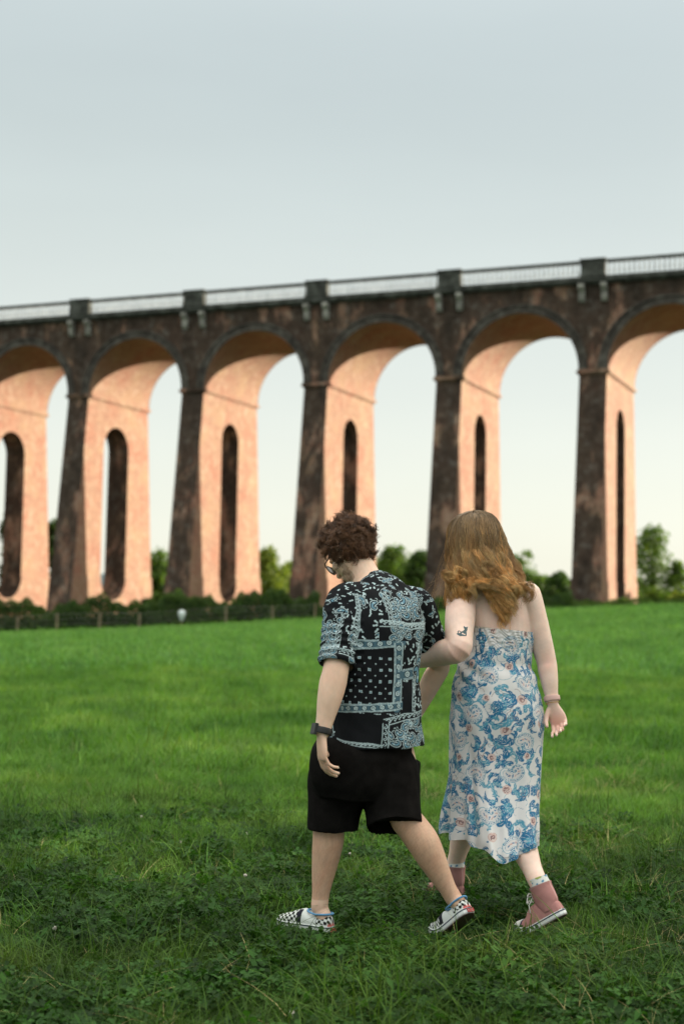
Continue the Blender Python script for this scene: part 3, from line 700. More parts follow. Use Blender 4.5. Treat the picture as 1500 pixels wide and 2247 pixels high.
def shoe(fm, L_, kind, parent):
    k = L_/.28; st = fm
    # sole
    us = np.concatenate([np.linspace(0, .12, 10), np.linspace(.16, .85, 26), np.linspace(.88, 1, 12)]); th_ = .027
    ring = np.concatenate([np.stack([us*L_, foot_w(us)*k*1.04], 1), np.stack([us[::-1]*L_, -foot_w(us[::-1])*k*1.04], 1)]); n = len(ring)
    lv = [(0, .96), (.003, 1.0), (.012, 1.01), (.020, 1.01), (.0215, 1.025), (.0245, 1.025), (th_, 1.0), (th_+.002, .9)]
    V = np.concatenate([np.column_stack([(ring[:, 0]-L_/2)*s+L_/2, ring[:, 1]*s, np.full(n, z)]) for z, s in lv])
    cols = np.concatenate([np.tile(c, (n, 1)) for c in [(.05, .03, .025)]*1+[(.05, .03, .025)]+[(.62, .66, .66)]*2+[(.02, .03, .06)]*2+[(.62, .66, .66)]*2])
    Q = [(i*n+j, i*n+(j+1) % n, (i+1)*n+(j+1) % n, (i+1)*n+j) for i in range(len(lv)-1) for j in range(n)]
    m0 = n//2; 
    for base, fl in ((0, True), ((len(lv)-1)*n, False)):
        for j in range(m0-1):
            q = (base+j, base+j+1, base+n-2-j, base+n-1-j); Q.append(q[::-1] if fl is False else q)
    me = np_mesh('sole', st(V), np.array(Q), smooth=False, cols=cols); sole = link('sole', me, attr_mat('rubber_sole', .5, .3), parent)
    # upper
    U_ = np.linspace(0, 1, 110); J = 56; a = np.linspace(0, np.pi, J)
    if kind == 'slip': hz = np.interp(U_, [0, .02, .08, .2, .38, .5, .62, .75, .88, .96, 1.], [.030, .060, .071, .066, .066, .082, .074, .060, .050, .041, .030])
    else: hz = np.interp(U_, [0, .02, .08, .2, .38, .5, .62, .75, .88, .96, 1.], [.030, .06, .08, .09, .10, .095, .078, .062, .052, .042, .030])
    wv = foot_w(U_)*k*.97; e = .72
    ca = np.cos(a); sa = np.sin(a)
    Y = wv[:, None]*np.sign(ca)*np.abs(ca)**e; Z = .024+(hz[:, None]-.024)*np.abs(sa)**.8*1.0; X = np.tile((U_*L_)[:, None], (1, J))
    P = np.stack([X, Y, Z], -1).reshape(-1, 3); i = np.arange(109*(J-1)); q, r = i//(J-1), i % (J-1); a0 = q*J+r
    Q = np.stack([a0, a0+1, a0+J+1, a0+J], 1); x, y, z = P.T; ax_ = np.abs(y)
    if kind == 'slip':
        chk = ((np.floor(x/.0125)+np.floor((y*1.0+np.sign(y)*(np.maximum(0, .06-z))*.9)/.0125+100)) % 2 == 0)
        c = np.tile((.60, .64, .62), (len(P), 1)); toe_ = x > .155*k+.0; heel_ = (x < .062*k)&(z > .034)
        c[(toe_ | heel_) & chk] = (.012, .012, .012); g = (x > .135*k)&(x < .155*k)&(ax_ > .012); c[g] = (.02, .02, .03)
        c[(z < .030)] = (.6, .64, .62); lab = (x < .02)&(ax_ < .02)&(z < .036); c[lab] = (.55, .12, .12)
        me = np_mesh('upper', st(P), Q, cols=c); link('upper', me, attr_mat('canvas', .85, .1, bump=.3, bscale=900), parent)
        th = np.linspace(0, 2*np.pi, 40); mb = MB(); mb.tube([tuple(st(np.array([.062*k+.060*k*math.cos(t), .031*k*math.sin(t), .0705+.004*math.cos(t+math.pi)+.012*max(0, math.cos(t))]))) for t in th], .0042, 6); 
        mb.build('collar_trim', simple('blue_trim', (.10, .26, .45), .8), parent, True)
        mb = MB(); mb.box((0, 0, 0), .5, .5, .5)
        hl = st(np.array([-.004, 0, .014])); fx_, fy_, fz_ = [st(np.array([-.004, 0, .014])+np.array(d_))-hl for d_ in ((.01, 0, 0), (0, .01, 0), (0, 0, .01))]
        mb = MB(); o_ = Vector(hl); fxx, fyy, fzz = [Vector(nv(v)) for v in (fx_, fy_, fz_)]
        for dy, dz, sy, sz in ((0, .006, .015, .001), (0, -.006, .015, .001), (.0145, 0, .001, .007), (-.0145, 0, .001, .007), (-.005, 0, .005, .0022), (.006, 0, .003, .0022)):
            mb.box(o_+fyy*dy+fzz*dz, .0018, sy, sz, fxx, fyy, fzz)
        mb.build('heel_tab', simple('red_rubber', (.45, .06, .06), .6), parent)
    else:
        pink = np.array((.37, .185, .175)); c = np.tile(pink, (len(P), 1))*(1+.08*vnoise(P*60, 3))[:, None]
        c[(x > .235*k)] = (.66, .66, .64); c[(x > .226*k)&(x < .235*k)] = (.03, .03, .07); c[z < .028] = (.62, .62, .6)
        me = np_mesh('upper', st(P), Q, cols=c); cm = attr_mat('canvas', .85, .1, bump=.3, bscale=900); link('upper', me, cm, parent)
        V, F = loft([((.058*k, 0, .045), .036, .034), ((.058*k, 0, .075), .050, .035), ((.055*k, 0, .105), .050, .0385), ((.052*k, 0, .135), .047, .042), ((.050*k, 0, .152), .049, .045)], (1, 0, 0), 48, 8, caps=False)
        c2 = np.tile(pink, (len(V), 1))*(1+.08*vnoise(V*60, 3))[:, None]; c2[V[:, 2] > .147] = (.42, .25, .24); c2[(np.abs(V[:, 1]) < .0035)&(V[:, 0] < .05)] = (.50, .32, .31)
        link('ankle_shaft', np_mesh('ankle_shaft', st(V), np.array(F), cols=c2), cm, parent)
        mb = MB(); ml = simple('white_lace', (.62, .62, .6), .8)
        for j in range(6):
            t = j/5; x0 = .205*k-.085*k*t; z0 = float(np.interp(x0/L_, U_, hz))+.001+(.045*max(0, t-.6)/.4 if t > .6 else 0)
            mb.tube([tuple(st(np.array([x0, yy, z0-abs(yy)*.45]))) for yy in (-.022, -.012, 0, .012, .022)], .0028, 6)
        z1 = .14
        for s in (-1, 1): mb.tube([tuple(st(np.array(q))) for q in ((.108*k, 0, .128), (.125*k, s*.015, .132), (.132*k, s*.030, .112), (.122*k, s*.022, .105), (.110*k, 0, .126))], .0024, 5)
        for s in (-1, 1): mb.tube([tuple(st(np.array(q))) for q in ((.108*k, 0, .127), (.130*k, s*.026, .10), (.134*k, s*.036, .07))], .0022, 5)
        mb.build('lace', ml, parent, True)
        V, F = loft([((.050*k, 0, .142), .043, .039), ((.048*k, 0, .165), .042, .038), ((.046*k, 0, .180), .041, .037)], (1, 0, 0), 64, 14, caps=False)
        n = vnoise(V*45, 9); c3 = np.where((n > .25)[:, None], (.10, .24, .36), (.58, .60, .58)); c3 = np.where((vnoise(V*50, 21) > .55)[:, None], (.30, .36, .10), c3)
        link('sock', np_mesh('sock', st(V), np.array(F), cols=c3), M_CLOTH, parent)

# ------------------------------------------------------------------ the man
man = empty('person', (A(815, 1640, 5.74)[0], 5.74, 0)); mo = np.array(man.location)
tag(man, 'person in black bandana print shirt and black shorts, looking down, arm linked', 'person', 'couple walking arm in arm')
SK_M = (.66, .46, .35)
fwd = nv((-.42, .90, 0)); lef = nv((-.90, -.42, 0))       # way the man faces, and his left
gzf = lambda p: float(ground_z(p[0], p[1]))
toeF = A(613, 2012, 5.90); toeF[2] = gzf(toeF)+.008; smF = shoe_map(toeF, (-.77, .64), .285, RAD(2))
toeR = A(948, 2045, 5.82); toeR[2] = gzf(toeR)+.004; smR = shoe_map(toeR, (-.55, .83), .285, RAD(37))
ankF, ankR = smF(np.array([.068, 0, .095])), smR(np.array([.066, 0, .095]))
hipL, hipR = A(762, 1560, 5.71), A(852, 1565, 5.80)
kneL, kneR = A(722, 1772, 5.76), A(888, 1792, 5.70)
shL, shR = A(760, 1322, 5.67), A(908, 1330, 5.86)
elL, wrL = A(736, 1472, 5.55), A(707, 1606, 5.50)
elR, wrR = A(964, 1460, 6.09), A(898, 1590, 6.14)
hd = A(768, 1212, 5.89)
hf, hu = nv((-.50, .50, -.66)), nv((-.42, .42, .76))
parts = []
def leg(h, k, a, foot, back, R=(.085, .066, .062, .050, .033)):
    v = a-k; cb = nv(back)
    return [limb([(h, .066, .07), (h*.5+k*.5, .080), (k+.10*nv(h-k), .066), (k, R[1], R[1]), (k+v*.12+cb*.004, R[2]), (k+v*.30+cb*.014, R[2]*1.03), (k+v*.48+cb*.010, R[2]*.93), (k+v*.70+cb*.003, R[3]*.86), (k+v*.87, R[4]*1.02, R[4]*1.1), (a, R[4]*.98, R[4]*1.1)], (1, .3, 0), 28, 5),
            limb([(a+(foot(np.array([.03, 0, .03]))-a)*.2, .032), (foot(np.array([.04, 0, .045])), .027), (foot(np.array([.12, 0, .040])), .027, .024), (foot(np.array([.20, 0, .032])), .030, .016), (foot(np.array([.245, 0, .028])), .022, .010)], np.cross((0, 0, 1), foot(np.array([.2, 0, 0]))-foot(np.array([.1, 0, 0]))), 18, 4)]
parts += leg(hipL, kneL, ankF, smF, -fwd*.9+(.25, 0, 0), (.085, .062, .0615, .052, .034)); parts += leg(hipR, kneR, ankR, smR, -fwd*.8+(.3, 0, .3), (.085, .064, .0635, .053, .034))
tors = [((hipL+hipR)/2+(.015, 0, -.04), .12, .10), ((hipL+hipR)/2+(.02, 0, .08), .13, .10), (A(826, 1480, 5.72), .135, .10), (A(832, 1400, 5.73), .14, .10), (A(836, 1340, 5.76), .155, .10), (A(826, 1302, 5.79), .12, .085), (A(812, 1275, 5.83), .065, .065)]
parts.append(loft(tors, -lef, 32, 6))
parts.append(limb([(A(812, 1290, 5.82), .068, .066), (A(802, 1266, 5.85), .060, .062), (A(787, 1242, 5.875), .060, .062), (hd-hu*.03, .055)], -lef, 24, 4))
hp, hL_, hM = head(hd, hf, hu, 1.0, 1.05); parts += hp
def arm(s, e, w_, R, X=(1, .2, 0)):
    u = w_-e
    return limb([(s, R[0]), (s*.65+e*.35, R[1]), (s*.3+e*.7, R[2]), (e, R[3], R[3]*.95), (e+u*.22, R[4], R[4]*.95), (e+u*.5, R[4]*.88, R[4]*.84), (e+u*.8, R[5]*1.12, R[5]), (w_, R[5]*.98, R[5]*.84)], X, 26, 5)
parts.append(arm(shL, elL, wrL, (.062, .055, .052, .051, .0535, .0315)))
parts.append(arm(shR, elR, wrR, (.062, .055, .050, .045, .046, .029)))
parts.append(limb([(A(832, 1310, 5.80), .06, .05), (shL+(0, 0, .005), .058)], (0, 0, 1), 20, 4)); parts.append(limb([(A(832, 1310, 5.80), .06, .05), (shR+(0, 0, .005), .058)], (0, 0, 1), 20, 4))
parts += hand(wrL+nv(wrL-elL)*.012, (.05, .05, -1), (.92, .35, -.1), (-.3, .95, .05), 1.0, (.30, .38, .42, .46), .03, .8)
parts += hand(wrR+nv(wrR-elR)*.01, (-.75, .2, -.6), (-.3, -.85, .1), (.0, .2, 1), 1.0, (.5, .5, .5, .5), .02, .5)
me = union(parts, .0032, 3, .5); V = get_co(me); Nn = get_no(me)
rest = [(elL, .05, .35), (wrL+(0, 0, -.10), .05, .35), (hL_(.08, 0, 0), .03, .4), (kneR, .06, .25)]
cols = skin_cols(V, SK_M, rest, 3)
# beard along the jaw, eyebrows, leg hair
q = (V-hd)@hM.T; hmask = np.linalg.norm(V-hd, axis=1) < .17
be = hmask & (q[:, 1] > .018)&(q[:, 2] < -.066+.0*q[:, 0])&(q[:, 2] > -.125)&~((np.abs(q[:, 0]) < .024)&(q[:, 2] > -.070)&(q[:, 1] > .08)); 
be |= hmask & (q[:, 1] > .012)&(q[:, 1] < .035)&(np.abs(q[:, 0]) > .05)&(q[:, 2] < .0)&(q[:, 2] > -.08)
kb = (.35+.25*np.clip(vnoise(V[be]*90, 71)+.3, 0, 1))[:, None]; cols[be] = cols[be]*(1-kb)+np.array((.07, .040, .024))*kb
brow = hmask & (q[:, 1] > .07)&(np.abs(q[:, 2]-.024) < .005)&(np.abs(np.abs(q[:, 0])-.032) < .018); cols[brow] = (.05, .03, .02)
lips = hmask & (q[:, 1] > .092)&(np.abs(q[:, 2]+.064) < .010)&(np.abs(q[:, 0]) < .022); cols[lips] *= (.95, .6, .6)
lg = (V[:, 2] < .50)&(V[:, 2] > .14); sp = vnoise(V*np.array((260, 260, 150)), 5); cols[lg] *= (1-.16*np.clip(sp[lg]+.2, 0, 1))[:, None]*np.array((.86, .78, .72))
set_cols(me, cols); set_co(me, V-mo); body = link('body', me, M_SKIN, man)
for sx in (-1, 1):
    v, f = ball(hL_(sx*.031, .072, .002), np.array((.0125,)*3), None, 16); link('eye', np_mesh('eye', v-mo, np.array(f)), simple('eye_white', (.7, .68, .65), .2), man)
    v, f = ball(hL_(sx*.031, .082, .001), np.array((.005,)*3), None, 10); link('iris', np_mesh('iris', v-mo, np.array(f)), simple('iris', (.03, .02, .015), .2), bpy.data.objects[man.children[-1].name])
# hair: a cap of short tight curls
def curly(n, c, M, S, outw, inside, per=15):
    P = []; C_ = []; s = np.linspace(0, 1, 18); k = 0
    while k < n:
        d = rng.normal(size=3); d /= np.linalg.norm(d)
        if not inside(d): continue
        k += 1; p0 = np.array((.080, .101, .093))*d*S+np.array((0, -.012, .030)); Lh = rng.uniform(.016, .036)*outw(d)
        t1 = np.cross(d, rng.normal(size=3)); t1 /= np.linalg.norm(t1); t2 = np.cross(d, t1)
        ph = rng.uniform(0, 6.28); rc = rng.uniform(.007, .013); tw = rng.uniform(1.0, 1.9)*6.28*rng.choice((-1, 1)); drift = t1*rng.uniform(.005, .035)
        ctr = p0+d*(Lh*(s**.75))[:, None]+drift*(s**1.4)[:, None]; tone = rng.uniform(.55, 1.6)
        for j in range(per):
            o = rng.normal(size=3)*.0026; e = rng.uniform(.75, 1.1); pj = ph+rng.normal()*.25
            P.append(ctr+o+(t1*np.cos(pj+tw*s*e)[:, None]+t2*np.sin(pj+tw*s*e)[:, None])*(rc*np.sqrt(s))[:, None]+rng.normal(size=3)*.005*(s**2)[:, None]); C_.append(tone*rng.uniform(.8, 1.2))
    return np.array(P)@M+c, np.array(C_)
def hin(d):   # hairline: open at the face and below the ears
    return not (d[1] > .45 and d[2] < .58) and d[2] > (-.98 if d[1] < -.1 else (-.70 if d[1] < .25 else -.25))
tufts = rng.normal(size=(60, 3)); tufts /= np.linalg.norm(tufts, axis=1)[:, None]; tl = rng.uniform(.65, 1.35, 60)
P, cc = curly(640, hd, hM, 1.0, lambda d: tl[np.argmax(tufts@d)]*(1.15 if d[2] > -.2 else .7), hin)
base = np.array((.058, .032, .018)); s = np.linspace(0, 1, 18)
Ch = base[None, None]*cc[:, None, None]*(1+1.2*s[None, :, None]**2*np.array((1.25, .85, .5)))
strands('hair', P-mo, np.tile(.0012*(1-.5*s), (len(P), 1)), Ch, M_HAIR, man, 4)
v, f = ball(np.array((0, -.014, .034))@hM+hd, np.array((.083, .106, .094)), hM, 32); f = np.array(f); cl = (v[f].mean(1)-hd)@hM.T; cl /= np.linalg.norm(cl, axis=1)[:, None]
keep = np.array([hin(d) for d in cl]); fm_ = np_mesh('hair_cap', v-mo, f[keep], cols=np.tile(base*.5, (len(v), 1))); link('hair_cap', fm_, M_HAIR, man)
# glasses
gl = empty('glasses', (0, 0, 0)); gl.parent = man
MFR = simple('black_frame', (.012, .012, .014), .3, .5); mg, tg_, bg_ = new_mat('tinted_lens'); bg_.inputs['Base Color'].default_value = (.03, .06, .05, 1); bg_.inputs['Roughness'].default_value = .08; bg_.inputs['Alpha'].default_value = .85
for sx in (-1, 1):
    mb = MB(); ring = [hL_(sx*.034+.026*math.cos(t), .108-.006*abs(math.cos(t)) if math.cos(t)*sx > 0 else .110, -.004+.022*math.sin(t)) for t in np.linspace(0, 2*math.pi, 28)]; mb.tube([tuple(p-mo) for p in ring], .0024, 6); mb.build('lens_frame', MFR, gl, True)
    mb = MB(); cpt = hL_(sx*.034, .108, -.004)-mo; mb.add([tuple(p-mo) for p in ring[:-1]]+[tuple(p-mo+hf*.0018) for p in ring[:-1]], [tuple(range(27)), tuple(range(53, 26, -1))]); mb.build('lens', mg, gl)
    mb = MB(); mb.tube([tuple(hL_(*p)-mo) for p in ((sx*.060, .104, .008), (sx*.078, .085, .010), (sx*.083, .03, .010), (sx*.083, -.01, .006), (sx*.082, -.03, -.020))], .0026, 6); mb.build('temple', MFR, gl, True)
mb = MB(); mb.tube([tuple(hL_(*p)-mo) for p in ((-.009, .111, .002), (0, .115, .006), (.009, .111, .002))], .0022, 6); mb.build('bridge', MFR, gl, True)
# watch
def band(p, ax, r, hgt, name, mat, par, org, ov=1.12, X=(1, 0, 0)):
    ax = nv(ax); V_, F_ = loft([(p-ax*hgt/2, r-.001, (r-.001)/ov), (p-ax*hgt*.45, r+.002, (r+.002)/ov), (p+ax*hgt*.45, r+.002, (r+.002)/ov), (p+ax*hgt/2, r-.001, (r-.001)/ov)], X, 40, 3, caps=False)
    return link(name, np_mesh(name, V_-org, np.array(F_)), mat, par)
MBLK = simple('black_rubber', (.012, .012, .013), .45, .4)
wa = nv(wrL-elL); wp = wrL-wa*.004; wt = empty('wristwatch'); wt.parent = man
band(wp, wa, .0365, .024, 'strap', MBLK, wt, mo)
fo_ = nv(-lef*-1*1.0+np.array((0, 0, .0))); fo_ = nv(fo_-wa*(fo_@wa)); mb = MB(); mb.box(tuple(wp+fo_*.036-mo), .006, .019, .021, Vector(fo_), Vector(np.cross(wa, fo_)), Vector(wa), top=.96); mb.build('case', MBLK, wt)
# shorts
sp_parts = [loft([(A(812, 1596, 5.745), .150, .120), (A(812, 1624, 5.745), .178, .145), (A(806, 1650, 5.745), .228, .160), (A(803, 1672, 5.745), .240, .158), (A(800, 1715, 5.74), .234, .150), (A(797, 1750, 5.74), .20, .12)], -lef+np.array((0, .25, 0)), 40, 5, 2.3),
            loft([(A(772, 1655, 5.745), .10, .115), (A(747, 1700, 5.75), .122, .130), (A(736, 1760, 5.755), .108, .118), (A(731, 1806, 5.76), .104, .112), (A(730, 1822, 5.76), .103, .110)], (1, .1, 0), 36, 5, 2.2),
            loft([(A(842, 1655, 5.77), .10, .115), (A(855, 1700, 5.75), .118, .13), (A(861, 1760, 5.72), .112, .122), (A(864, 1800, 5.70), .110, .118), (A(865, 1814, 5.69), .110, .118)], (1, .1, 0), 36, 5, 2.2)]
sme = union(sp_parts, .006, 5, .5); V = get_co(sme); Nn = get_no(sme)
fold = .009*vnoise(V*np.array((10, 10, 4)), 31)+.006*np.sin((V[:, 2]*8+V[:, 0]*30+3*vnoise(V*4, 32)))*np.clip((1.0-V[:, 2])*1.2, 0, 1)
V += Nn*fold[:, None]; set_co(sme, V)
del_faces(sme, lambda c, n_: (n_[:, 2] < -.75)&(c[:, 2] < .505)&(c[:, 2] > .30)&((np.abs(c[:, 2]-A(731, 1822, 5.76)[2]) < .03) | (np.abs(c[:, 2]-A(865, 1814, 5.69)[2]) < .03)))
V = get_co(sme); set_co(sme, V-mo); link('shorts', sme, simple('black_cotton', (.0075, .0068, .0065), .95, .05, sheen=.0, noise=.3, nscale=25, bump=.2), man)
# shirt
e_sL = shL+(elL-shL)*.93; e_sR = shR+(elR-shR)*.62
sh_parts = [loft([(A(820, 1636, 5.745), .206, .178), (A(820, 1590, 5.745), .201, .172), (A(822, 1540, 5.74), .192, .162), (A(824, 1470, 5.73), .180, .150), (A(829, 1400, 5.73), .186, .145), (A(833, 1350, 5.75), .190, .135), (A(832, 1314, 5.785), .155, .105), (A(828, 1298, 5.80), .112, .090), (A(818, 1282, 5.83), .074, .072)], -lef+np.array((0, .15, 0)), 44, 6, 2.25),
            loft([(A(800, 1310, 5.72), .06, .06), (shL, .078, .072), (shL+(elL-shL)*.35, .080, .074), (shL+(elL-shL)*.7, .074, .070), (e_sL, .071, .068)], (1, 0, .1), 32, 5),
            loft([(A(862, 1312, 5.82), .06, .06), (shR, .076, .070), (shR+(elR-shR)*.35, .078, .072), (e_sR, .074, .068)], (1, 0, .1), 32, 5)]
me = union(sh_parts, .0040, 6, .5)
import bmesh
bm = bmesh.new(); bm.from_mesh(me); bmesh.ops.subdivide_edges(bm, edges=bm.edges, cuts=1, use_grid_fill=True); bm.to_mesh(me); bm.free(); me.update()
V = get_co(me); Nn = get_no(me)
sL_a = nv(elL-shL); sR_a = nv(elR-shR)
tL, dL = seg_param(V, shL, elL); tR, dR = seg_param(V, shR, elR)
rel = V-mo; sx_ = rel@(-lef); sy_ = rel@fwd
fold = .0065*np.sin(24*sx_+9*V[:, 2]+2.5*vnoise(V*np.array((5, 5, 3)), 41))*np.clip(1.25-V[:, 2], .15, .8)+.0065*vnoise(V*np.array((9, 9, 6)), 42)+.0025*vnoise(V*22, 43)
arm_f = np.clip((tL-.1)*2, 0, 1)*(dL < .1)+np.clip((tR-.1)*2, 0, 1)*(dR < .1); fold += .003*arm_f*np.sin(60*(tL*(dL < .1)+tR*(dR < .1))+2*vnoise(V*8, 44))
fold -= .006*np.exp(-((sx_-.015)/.008)**2)*np.clip((1.33-V[:, 2])*8, 0, 1)*np.clip((V[:, 2]-1.10)*6, 0, 1)     # box pleat below the yoke
V += Nn*fold[:, None]; set_co(me, V)
hemz = A(821, 1634, 5.745)[2]
del_faces(me, lambda c, n_: ((n_[:, 2] < -.7)&(c[:, 2] < hemz+.02)) | ((n_@sL_a > .75)&(np.abs((c-e_sL)@sL_a-.028) < .045)&(np.linalg.norm((c-e_sL)-((c-e_sL)@sL_a)[:, None]*sL_a, axis=1) < .066)) | ((n_@sR_a > .75)&(np.abs((c-e_sR)@sR_a-.028) < .045)&(np.linalg.norm((c-e_sR)-((c-e_sR)@sR_a)[:, None]*sR_a, axis=1) < .066)))
V = get_co(me); tL, dL = seg_param(V, shL, elL); tR, dR = seg_param(V, shR, elR)
# bandana print, drawn on a canvas in metres: x across the back, y upwards from the hem
INK, CY, BK = (.37, .47, .50), (.11, .22, .29), (.009, .010, .012)
cv = Canvas(1.0, .85, BK, 1100); rr = np.random.default_rng(5)
def PX(px, py): return ((px-600)/541., (1645-py)/541.)     # layout of the patches as read off the cloth
def scroll_band(x0, y0, x1, y1, wd, kind=0):
    L_ = math.hypot(x1-x0, y1-y0); dx, dy = (x1-x0)/L_, (y1-y0)/L_; nx, ny = -dy, dx
    if kind == 1: cv.stroke([(x0, y0), (x1, y1)], wd/2, CY, .5)
    for o_ in (-.5, .5)+((-.38, .38) if kind else ()): cv.stroke([(x0+nx*wd*o_, y0+ny*wd*o_), (x1+nx*wd*o_, y1+ny*wd*o_)], .0014 if kind else .0018, INK, .85)
    n = max(1, int(L_/(wd*.95)))
    for i in range(n):
        t = (i+.5)/n*L_; cx, cy = x0+dx*t, y0+dy*t
        if kind == 0: cv.stroke(curl_pts(cx-dx*wd*.35, cy-dy*wd*.35+ny*wd*.1, math.atan2(dy, dx)+.9, wd*1.6, -2.1), .0016, INK)
        else: cv.ell(cx, cy, wd*.33, wd*.33, 0, BK); cv.ell(cx, cy, wd*.27, wd*.27, 0, INK, .5); cv.ell(cx, cy, wd*.09, wd*.09, 0, INK)
def paisley(x, y, a, s):
    P = curl_pts(x, y, a, s*2.2, 2.0, 14, 1.9); w_ = np.clip(s*.40*np.sin(np.linspace(.95, 3.12, 15)), .0003, 1)
    cv.stroke(P, w_+.0034, BK); cv.stroke(P, w_+.0016, INK); cv.stroke(P, np.clip(w_-.0010, 0, 1), BK); cv.stroke(P[:11], np.clip(w_[:11]*.45, .0008, 1), CY); cv.ell(P[2][0], P[2][1], s*.15, s*.13, a, INK)
    for k in range(3):
        aa = a+2.4+k*.75; q = (P[0][0]+math.cos(aa)*s*.55, P[0][1]+math.sin(aa)*s*.55); cv.stroke(curl_pts(q[0], q[1], aa, s*.55, 1.6, 6, 1.), .0010, INK)
def dots(x0, y0, x1, y1, n, r=.0045):
    for _ in range(n):
        x, y = rr.uniform(x0, x1), rr.uniform(y0, y1); a = rr.uniform(0, 3.14)
        for k in (-1, 1): cv.ell(x+k*r*.9*math.cos(a), y+k*r*.9*math.sin(a), r*1.05, r*.8, a, INK)
def fill_dark(p0, p1): (x0, y0), (x1, y1) = PX(*p0), PX(*p1); cv.rect(min(x0, x1), min(y0, y1), max(x0, x1), max(y0, y1), BK)
for k in range(1300): dots(0, 0, 1, .85, 1, rr.uniform(.0034, .005))
for k in range(110): paisley(rr.uniform(0, 1), rr.uniform(0, .85), rr.uniform(0, 6.28), rr.uniform(.016, .026))
# yoke patch with paisleys and a scrolled frame below
fill_dark((812, 1300), (920, 1368))
for k in range(26): p = PX(rr.uniform(815, 915), rr.uniform(1285, 1362)); paisley(p[0], p[1], rr.uniform(0, 6.28), .026)
def band_px(a, b, wd, kind=0): (x0, y0), (x1, y1) = PX(*a), PX(*b); cv.stroke([(x0, y0), (x1, y1)], wd/2, BK); scroll_band(x0, y0, x1, y1, wd, kind)
band_px((808, 1298), (816, 1380), .020); band_px((812, 1380), (922, 1364), .020); band_px((920, 1290), (920, 1366), .020)
fill_dark((700, 1395), (905, 1412)); 
a_ = PX(700, 1385); b_ = PX(960, 1420); dots(a_[0], b_[1], b_[0], a_[1], 36)
# big framed patch with square dots
fill_dark((690, 1408), (842, 1560)); band_px((690, 1424), (838, 1408), .034, 1); band_px((830, 1412), (826, 1550), .034, 1); band_px((690, 1556), (838, 1544), .030, 1)
for i in range(7):
    for j in range(5):
        x, y = PX(716+i*19+(j % 2)*0, 1445+j*24); cv.rect(x-.0052, y-.0052, x+.0052, y+.0052, INK); cv.ell(x, y, .003, .003, 0, CY)
        x, y = PX(726+i*19, 1457+j*24); cv.ell(x, y, .0028, .0028, 0, INK)
x0, y0 = PX(808, 1440); cv.rect(x0, y0-.20, x0+.05, y0, BK, 0)
# patch of light dots, then teardrops
fill_dark((845, 1408), (880, 1475)); a_ = PX(845, 1408); b_ = PX(880, 1470); dots(a_[0], b_[1], b_[0], a_[1], 16)
band_px((842, 1478), (884, 1470), .040, 1); fill_dark((840, 1492), (870, 1560)); band_px((874, 1480), (868, 1555), .016)
fill_dark((882, 1395), (935, 1505)); band_px((880, 1400), (880, 1500), .012); band_px((880, 1398), (935, 1396), .012)
for (x_, y_, an, s_) in ((892, 1412, -1.0, .045), (910, 1430, .5, .034), (903, 1450, 2.2, .034), (890, 1490, 1.1, .05), (915, 1470, .8, .03), (926, 1430, 2.0, .03)):
    p = PX(x_, y_); paisley(p[0], p[1], an, s_)
for i in range(40): p = PX(rr.uniform(884, 935), rr.uniform(1400, 1500)); cv.ell(p[0], p[1], .0018, .0018, 0, INK)
fill_dark((870, 1510), (935, 1552)); a_ = PX(872, 1510); b_ = PX(935, 1550); dots(a_[0], b_[1], b_[0], a_[1], 26)
# lower left black, lower right paisley patch
fill_dark((690, 1562), (800, 1645)); fill_dark((806, 1575), (945, 1650))
for k in range(34): p = PX(rr.uniform(812, 935), rr.uniform(1575, 1640)); paisley(p[0], p[1], rr.uniform(0, 6.28), .022)
band_px((800, 1578), (940, 1550), .022); band_px((803, 1580), (803, 1640), .020); band_px((700, 1622), (800, 1630), .014); 
# left side panel
band_px((745, 1300), (745, 1420), .014)
lefty = rel*0
def shirt_uv(V):
    rel = V-mo; sxx = rel@(-lef); syy = rel@fwd; th = np.arctan2(sxx/.185, -syy/.15); s_ = th*.19; lift = np.clip(syy+.105, 0, .3)*np.clip((V[:, 2]-1.33)/.05, 0, 1)
    xx = (815-600)/541.+s_*.92; yy = V[:, 2]-A(815, 1645, 5.74)[2]+lift; wt_ = np.clip((V[:, 2]-1.27)/.06, 0, 1)*(np.abs(th) < 1.9); xx = (815-600)/541.+((1-wt_)*s_*.92+wt_*sxx*1.05)
    tL, dL = seg_param(V, shL, elL); tR, dR = seg_param(V, shR, elR)
    mL = (dL < .098)&(tL > .12)&((V-mo)@(-lef) < -.155); mR = (dR < .096)&(tR > .05)&((V-mo)@(-lef) > .165)
    def cyl(P, s_, e_):
        ax_ = nv(e_-s_); e1 = nv(np.cross(ax_, (0, 1, 0))); e2 = np.cross(e1, ax_); r_ = P-s_; return np.arctan2(r_@e1, r_@e2)
    thL = cyl(V[mL], shL, elL); xx[mL] = .62+.075*thL; yy[mL] = .72-tL[mL]*.29
    thR = cyl(V[mR], shR, elR); xx[mR] = .15+.075*thR; yy[mR] = .75-tR[mR]*.29
    wv = .005*vnoise(V*np.array((13, 13, 11)), 61); xx = xx+wv+.03*(yy-.3)*0; yy = yy+.005*vnoise(V*np.array((12, 12, 12)), 62)+.035*(xx-.4)*(np.abs(yy-.3) < .6)
    return xx, yy, mL, mR, tL
xx, yy, mL, mR, tL = shirt_uv(V)
cv2 = cv
x_s = .62; scroll_band(.35, .72-.74*.29, .90, .72-.74*.29, .022); cv.rect(.35, .44, .90, .495, BK)
for k in range(22): paisley(rr.uniform(.38, .88), rr.uniform(.445, .495), rr.uniform(0, 6.28), .02)
scroll_band(.35, .72-.74*.29, .90, .72-.74*.29, .022)
cols = cv.read(xx, yy)
set_cols(me, cols); set_co(me, V-mo); link('shirt', me, M_CLOTH, man)
